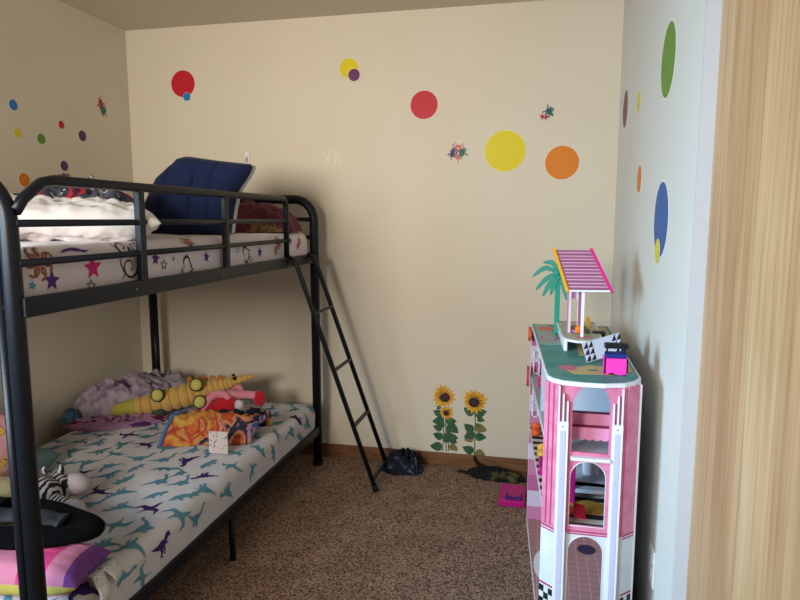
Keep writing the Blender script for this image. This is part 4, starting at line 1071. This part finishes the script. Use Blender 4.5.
o = plate([(2.463, DZ), (2.512, DZ), (2.512, 1.17), (2.463, 1.17)], [arch_pts(2.488, DZ+.012, 1.085, .022, 10)], lambda u, v, w: Vector((u, -1.0+w-.02, v)), .005, 'rear_post', [M_ps], deck)
b = MB(); b.ball((2.505, -1.03, DZ+.017), (.013, .013, .016), 16, 12); tag(b.build('orange_ball', mat('toy_bright_orange', rgb(244, 120, 16), .45)), 'bright orange toy cup on the pool deck', 'toy')
b = MB(); b.prism([(2.545+.009*math.cos(2*PI*i/14), DZ+.028+.02*math.sin(2*PI*i/14)) for i in range(14)], lambda u, v, w: Vector((u, -.92+w, v)), .004); b.box(2.541, 2.549, -.925, -.91, DZ+.0012, DZ+.012)
tag(b.build('yellow_lounger', mat('toy_yellow', rgb(222, 170, 50), .5)), 'small yellow toy chair standing on the pool deck', 'toy')
# palm tree
palm = empty('toy_palm_tree', (2.425, -.78, TZ), 'flat teal toy palm tree standing on the dollhouse roof', 'toy')
M_palm = mat('palm_teal', rgb(32, 150, 128), .5); M_palmd = mat('palm_frond', rgb(58, 146, 128), .5)
MB().box(2.424, 2.444, -.784, -.776, TZ+.0015, 1.19).build('trunk', M_palm, palm, .002)
b = MB()
def frond(pts, ws):
    n = len(pts); q = smooth_path([(x, z, 0) for x, z in pts], 12); w = [ws[0]+(ws[1]-ws[0])*math.sin(PI*i/11) for i in range(12)]
    b.prism(strk([(a.x+.007, a.y-.012) for a in q], w), lambda u, v, w_: Vector((u, -.782+w_, v)), .004)
c0 = (2.428, 1.165); fk = 0
for pts in ([c0, (2.405, 1.206), (2.368, 1.208)], [c0, (2.378, 1.186), (2.328, 1.150)], [c0, (2.385, 1.145), (2.343, 1.098)], [c0, (2.397, 1.125), (2.370, 1.072)], [c0, (2.412, 1.12), (2.400, 1.078)],
            [c0, (2.448, 1.12), (2.462, 1.06)], [c0, (2.46, 1.20), (2.50, 1.18)], [c0, (2.45, 1.215), (2.47, 1.23)]):
    n0 = len(b.bm.verts); frond(pts, (.005, .020)); fk += 1
    b.bm.verts.ensure_lookup_table()
    for v in b.bm.verts[n0:]: v.co.y -= .0012*fk
b.build('fronds', M_palmd, palm)
b = MB(); b.ball((2.428, -.796, 1.155), (.013, .006, .013), 14, 10); b.ball((2.437, -.792, 1.14), (.010, .006, .010), 14, 10); b.build('coconuts', M_palm, palm)
# pink sewing-style chair with black bar
ch = empty('pink_toy_chair', (2.58, -1.36, TZ), 'hot pink toy chair with scalloped skirt and black top bar', 'toy furniture')
M_hp = mat('chair_hot_pink', rgb(246, 60, 176), .5); M_bk = mat('chair_black', rgb(18, 20, 26), .45)
cx0, cx1, cy = 2.556, 2.622, -1.455
P = [(cx0, .962)]+[(cx0+.002*0, TZ+.006)]
for i in range(25): u = i/24; P.append((cx0+(cx1-cx0)*u, TZ+.010-.007*abs(math.cos(u*PI*1.5))))
P += [(cx1, .962)]
b = MB(); b.prism(P, lambda u, v, w: Vector((u, cy+w, v)), .004); b.prism(P, lambda u, v, w: Vector((u, cy+.045+w, v)), .004)
b.box(cx0, cx0+.004, cy, cy+.049, TZ+.006, .962); b.box(cx1-.004, cx1, cy, cy+.049, TZ+.006, .962); b.build('skirt', M_hp, ch)
b = MB(); b.box(cx0+.003, cx1-.003, cy+.002, cy+.047, .962, .975); b.build('blue_cushion', mat('cushion_blue', rgb(20, 42, 120), .7), ch, .003)
for x in (cx0+.006, cx1-.010):
    b = MB(); b.box(x, x+.005, cy+.022, cy+.03, .962, .997); b.build('upright', M_bk, ch)
b = MB(); b.box(cx0, cx1+.002, cy+.014, cy+.038, .988, 1.004); b.build('top_bar', M_bk, ch, .004)
# patterned board leaning
def tri_print():
    m = bpy.data.materials.new('black_white_print'); m.use_nodes = True
    nt = m.node_tree; n = nt.nodes; q = n['Principled BSDF']; q.inputs['Roughness'].default_value = .6
    tc = n.new('ShaderNodeTexCoord'); t = n.new('ShaderNodeTexChecker'); t.inputs['Scale'].default_value = 320
    t.inputs[1].default_value = rgb(128, 132, 158); t.inputs[2].default_value = rgb(216, 218, 230)
    nt.links.new(tc.outputs['Object'], t.inputs[0]); nt.links.new(t.outputs[0], q.inputs['Base Color'])
    return m
bd = empty('patterned_board', (2.56, -1.25, TZ), 'small black and white patterned toy bedspread leaning on the roof clutter', 'toy')
Pc = Vector((2.568, -1.275, .958)); ax = Vector((.118, .03, .034)); ay = Vector((-.016, .035, .056)); nn = ax.cross(ay).normalized()*.005
b = MB(); b.obox(Pc, ax, ay, nn); b.build('panel', tri_print(), bd, .001)
n2 = nn.normalized(); n2 = n2 if n2.y < 0 else -n2
for sgn in (-1, 1):
    b = MB()
    for r_ in range(3):
        for c_ in range(2):
            o_ = Pc+ax*(sgn*.5-sgn*.13*(c_+.5))+ay*((r_-1)*.32)+n2*.0026
            a2, b2 = ax*.12, ay*.30
            vs_ = [o_-a2/2-b2/2, o_+a2/2-b2/2, o_+a2/2+b2/2]
            lo = [b.bm.verts.new(v) for v in vs_]; hi = [b.bm.verts.new(v+n2*.001) for v in vs_]
            b.face(lo[::-1]); b.face(hi)
            for k in range(3): b.face([lo[k], lo[(k+1) % 3], hi[(k+1) % 3], hi[k]])
    b.build('triangle_border', mat('print_ink_black', rgb(20, 20, 26), .6), bd)
# bits behind it
b = MB(); b.box(2.585, 2.622, -1.235, -1.20, TZ+.0015, .962); b.box(2.598, 2.606, -1.235, -1.225, .962, .985)
tag(b.build('pink_toy_box', M_hp, None, .003), 'hot pink toy case behind the patterned board', 'toy')
b = MB(); b.box(2.555, 2.60, -1.02, -.99, TZ+.0015, .965); tag(b.build('black_toy_box', M_bk, None, .003), 'black toy box behind the patterned board by the deck', 'toy')
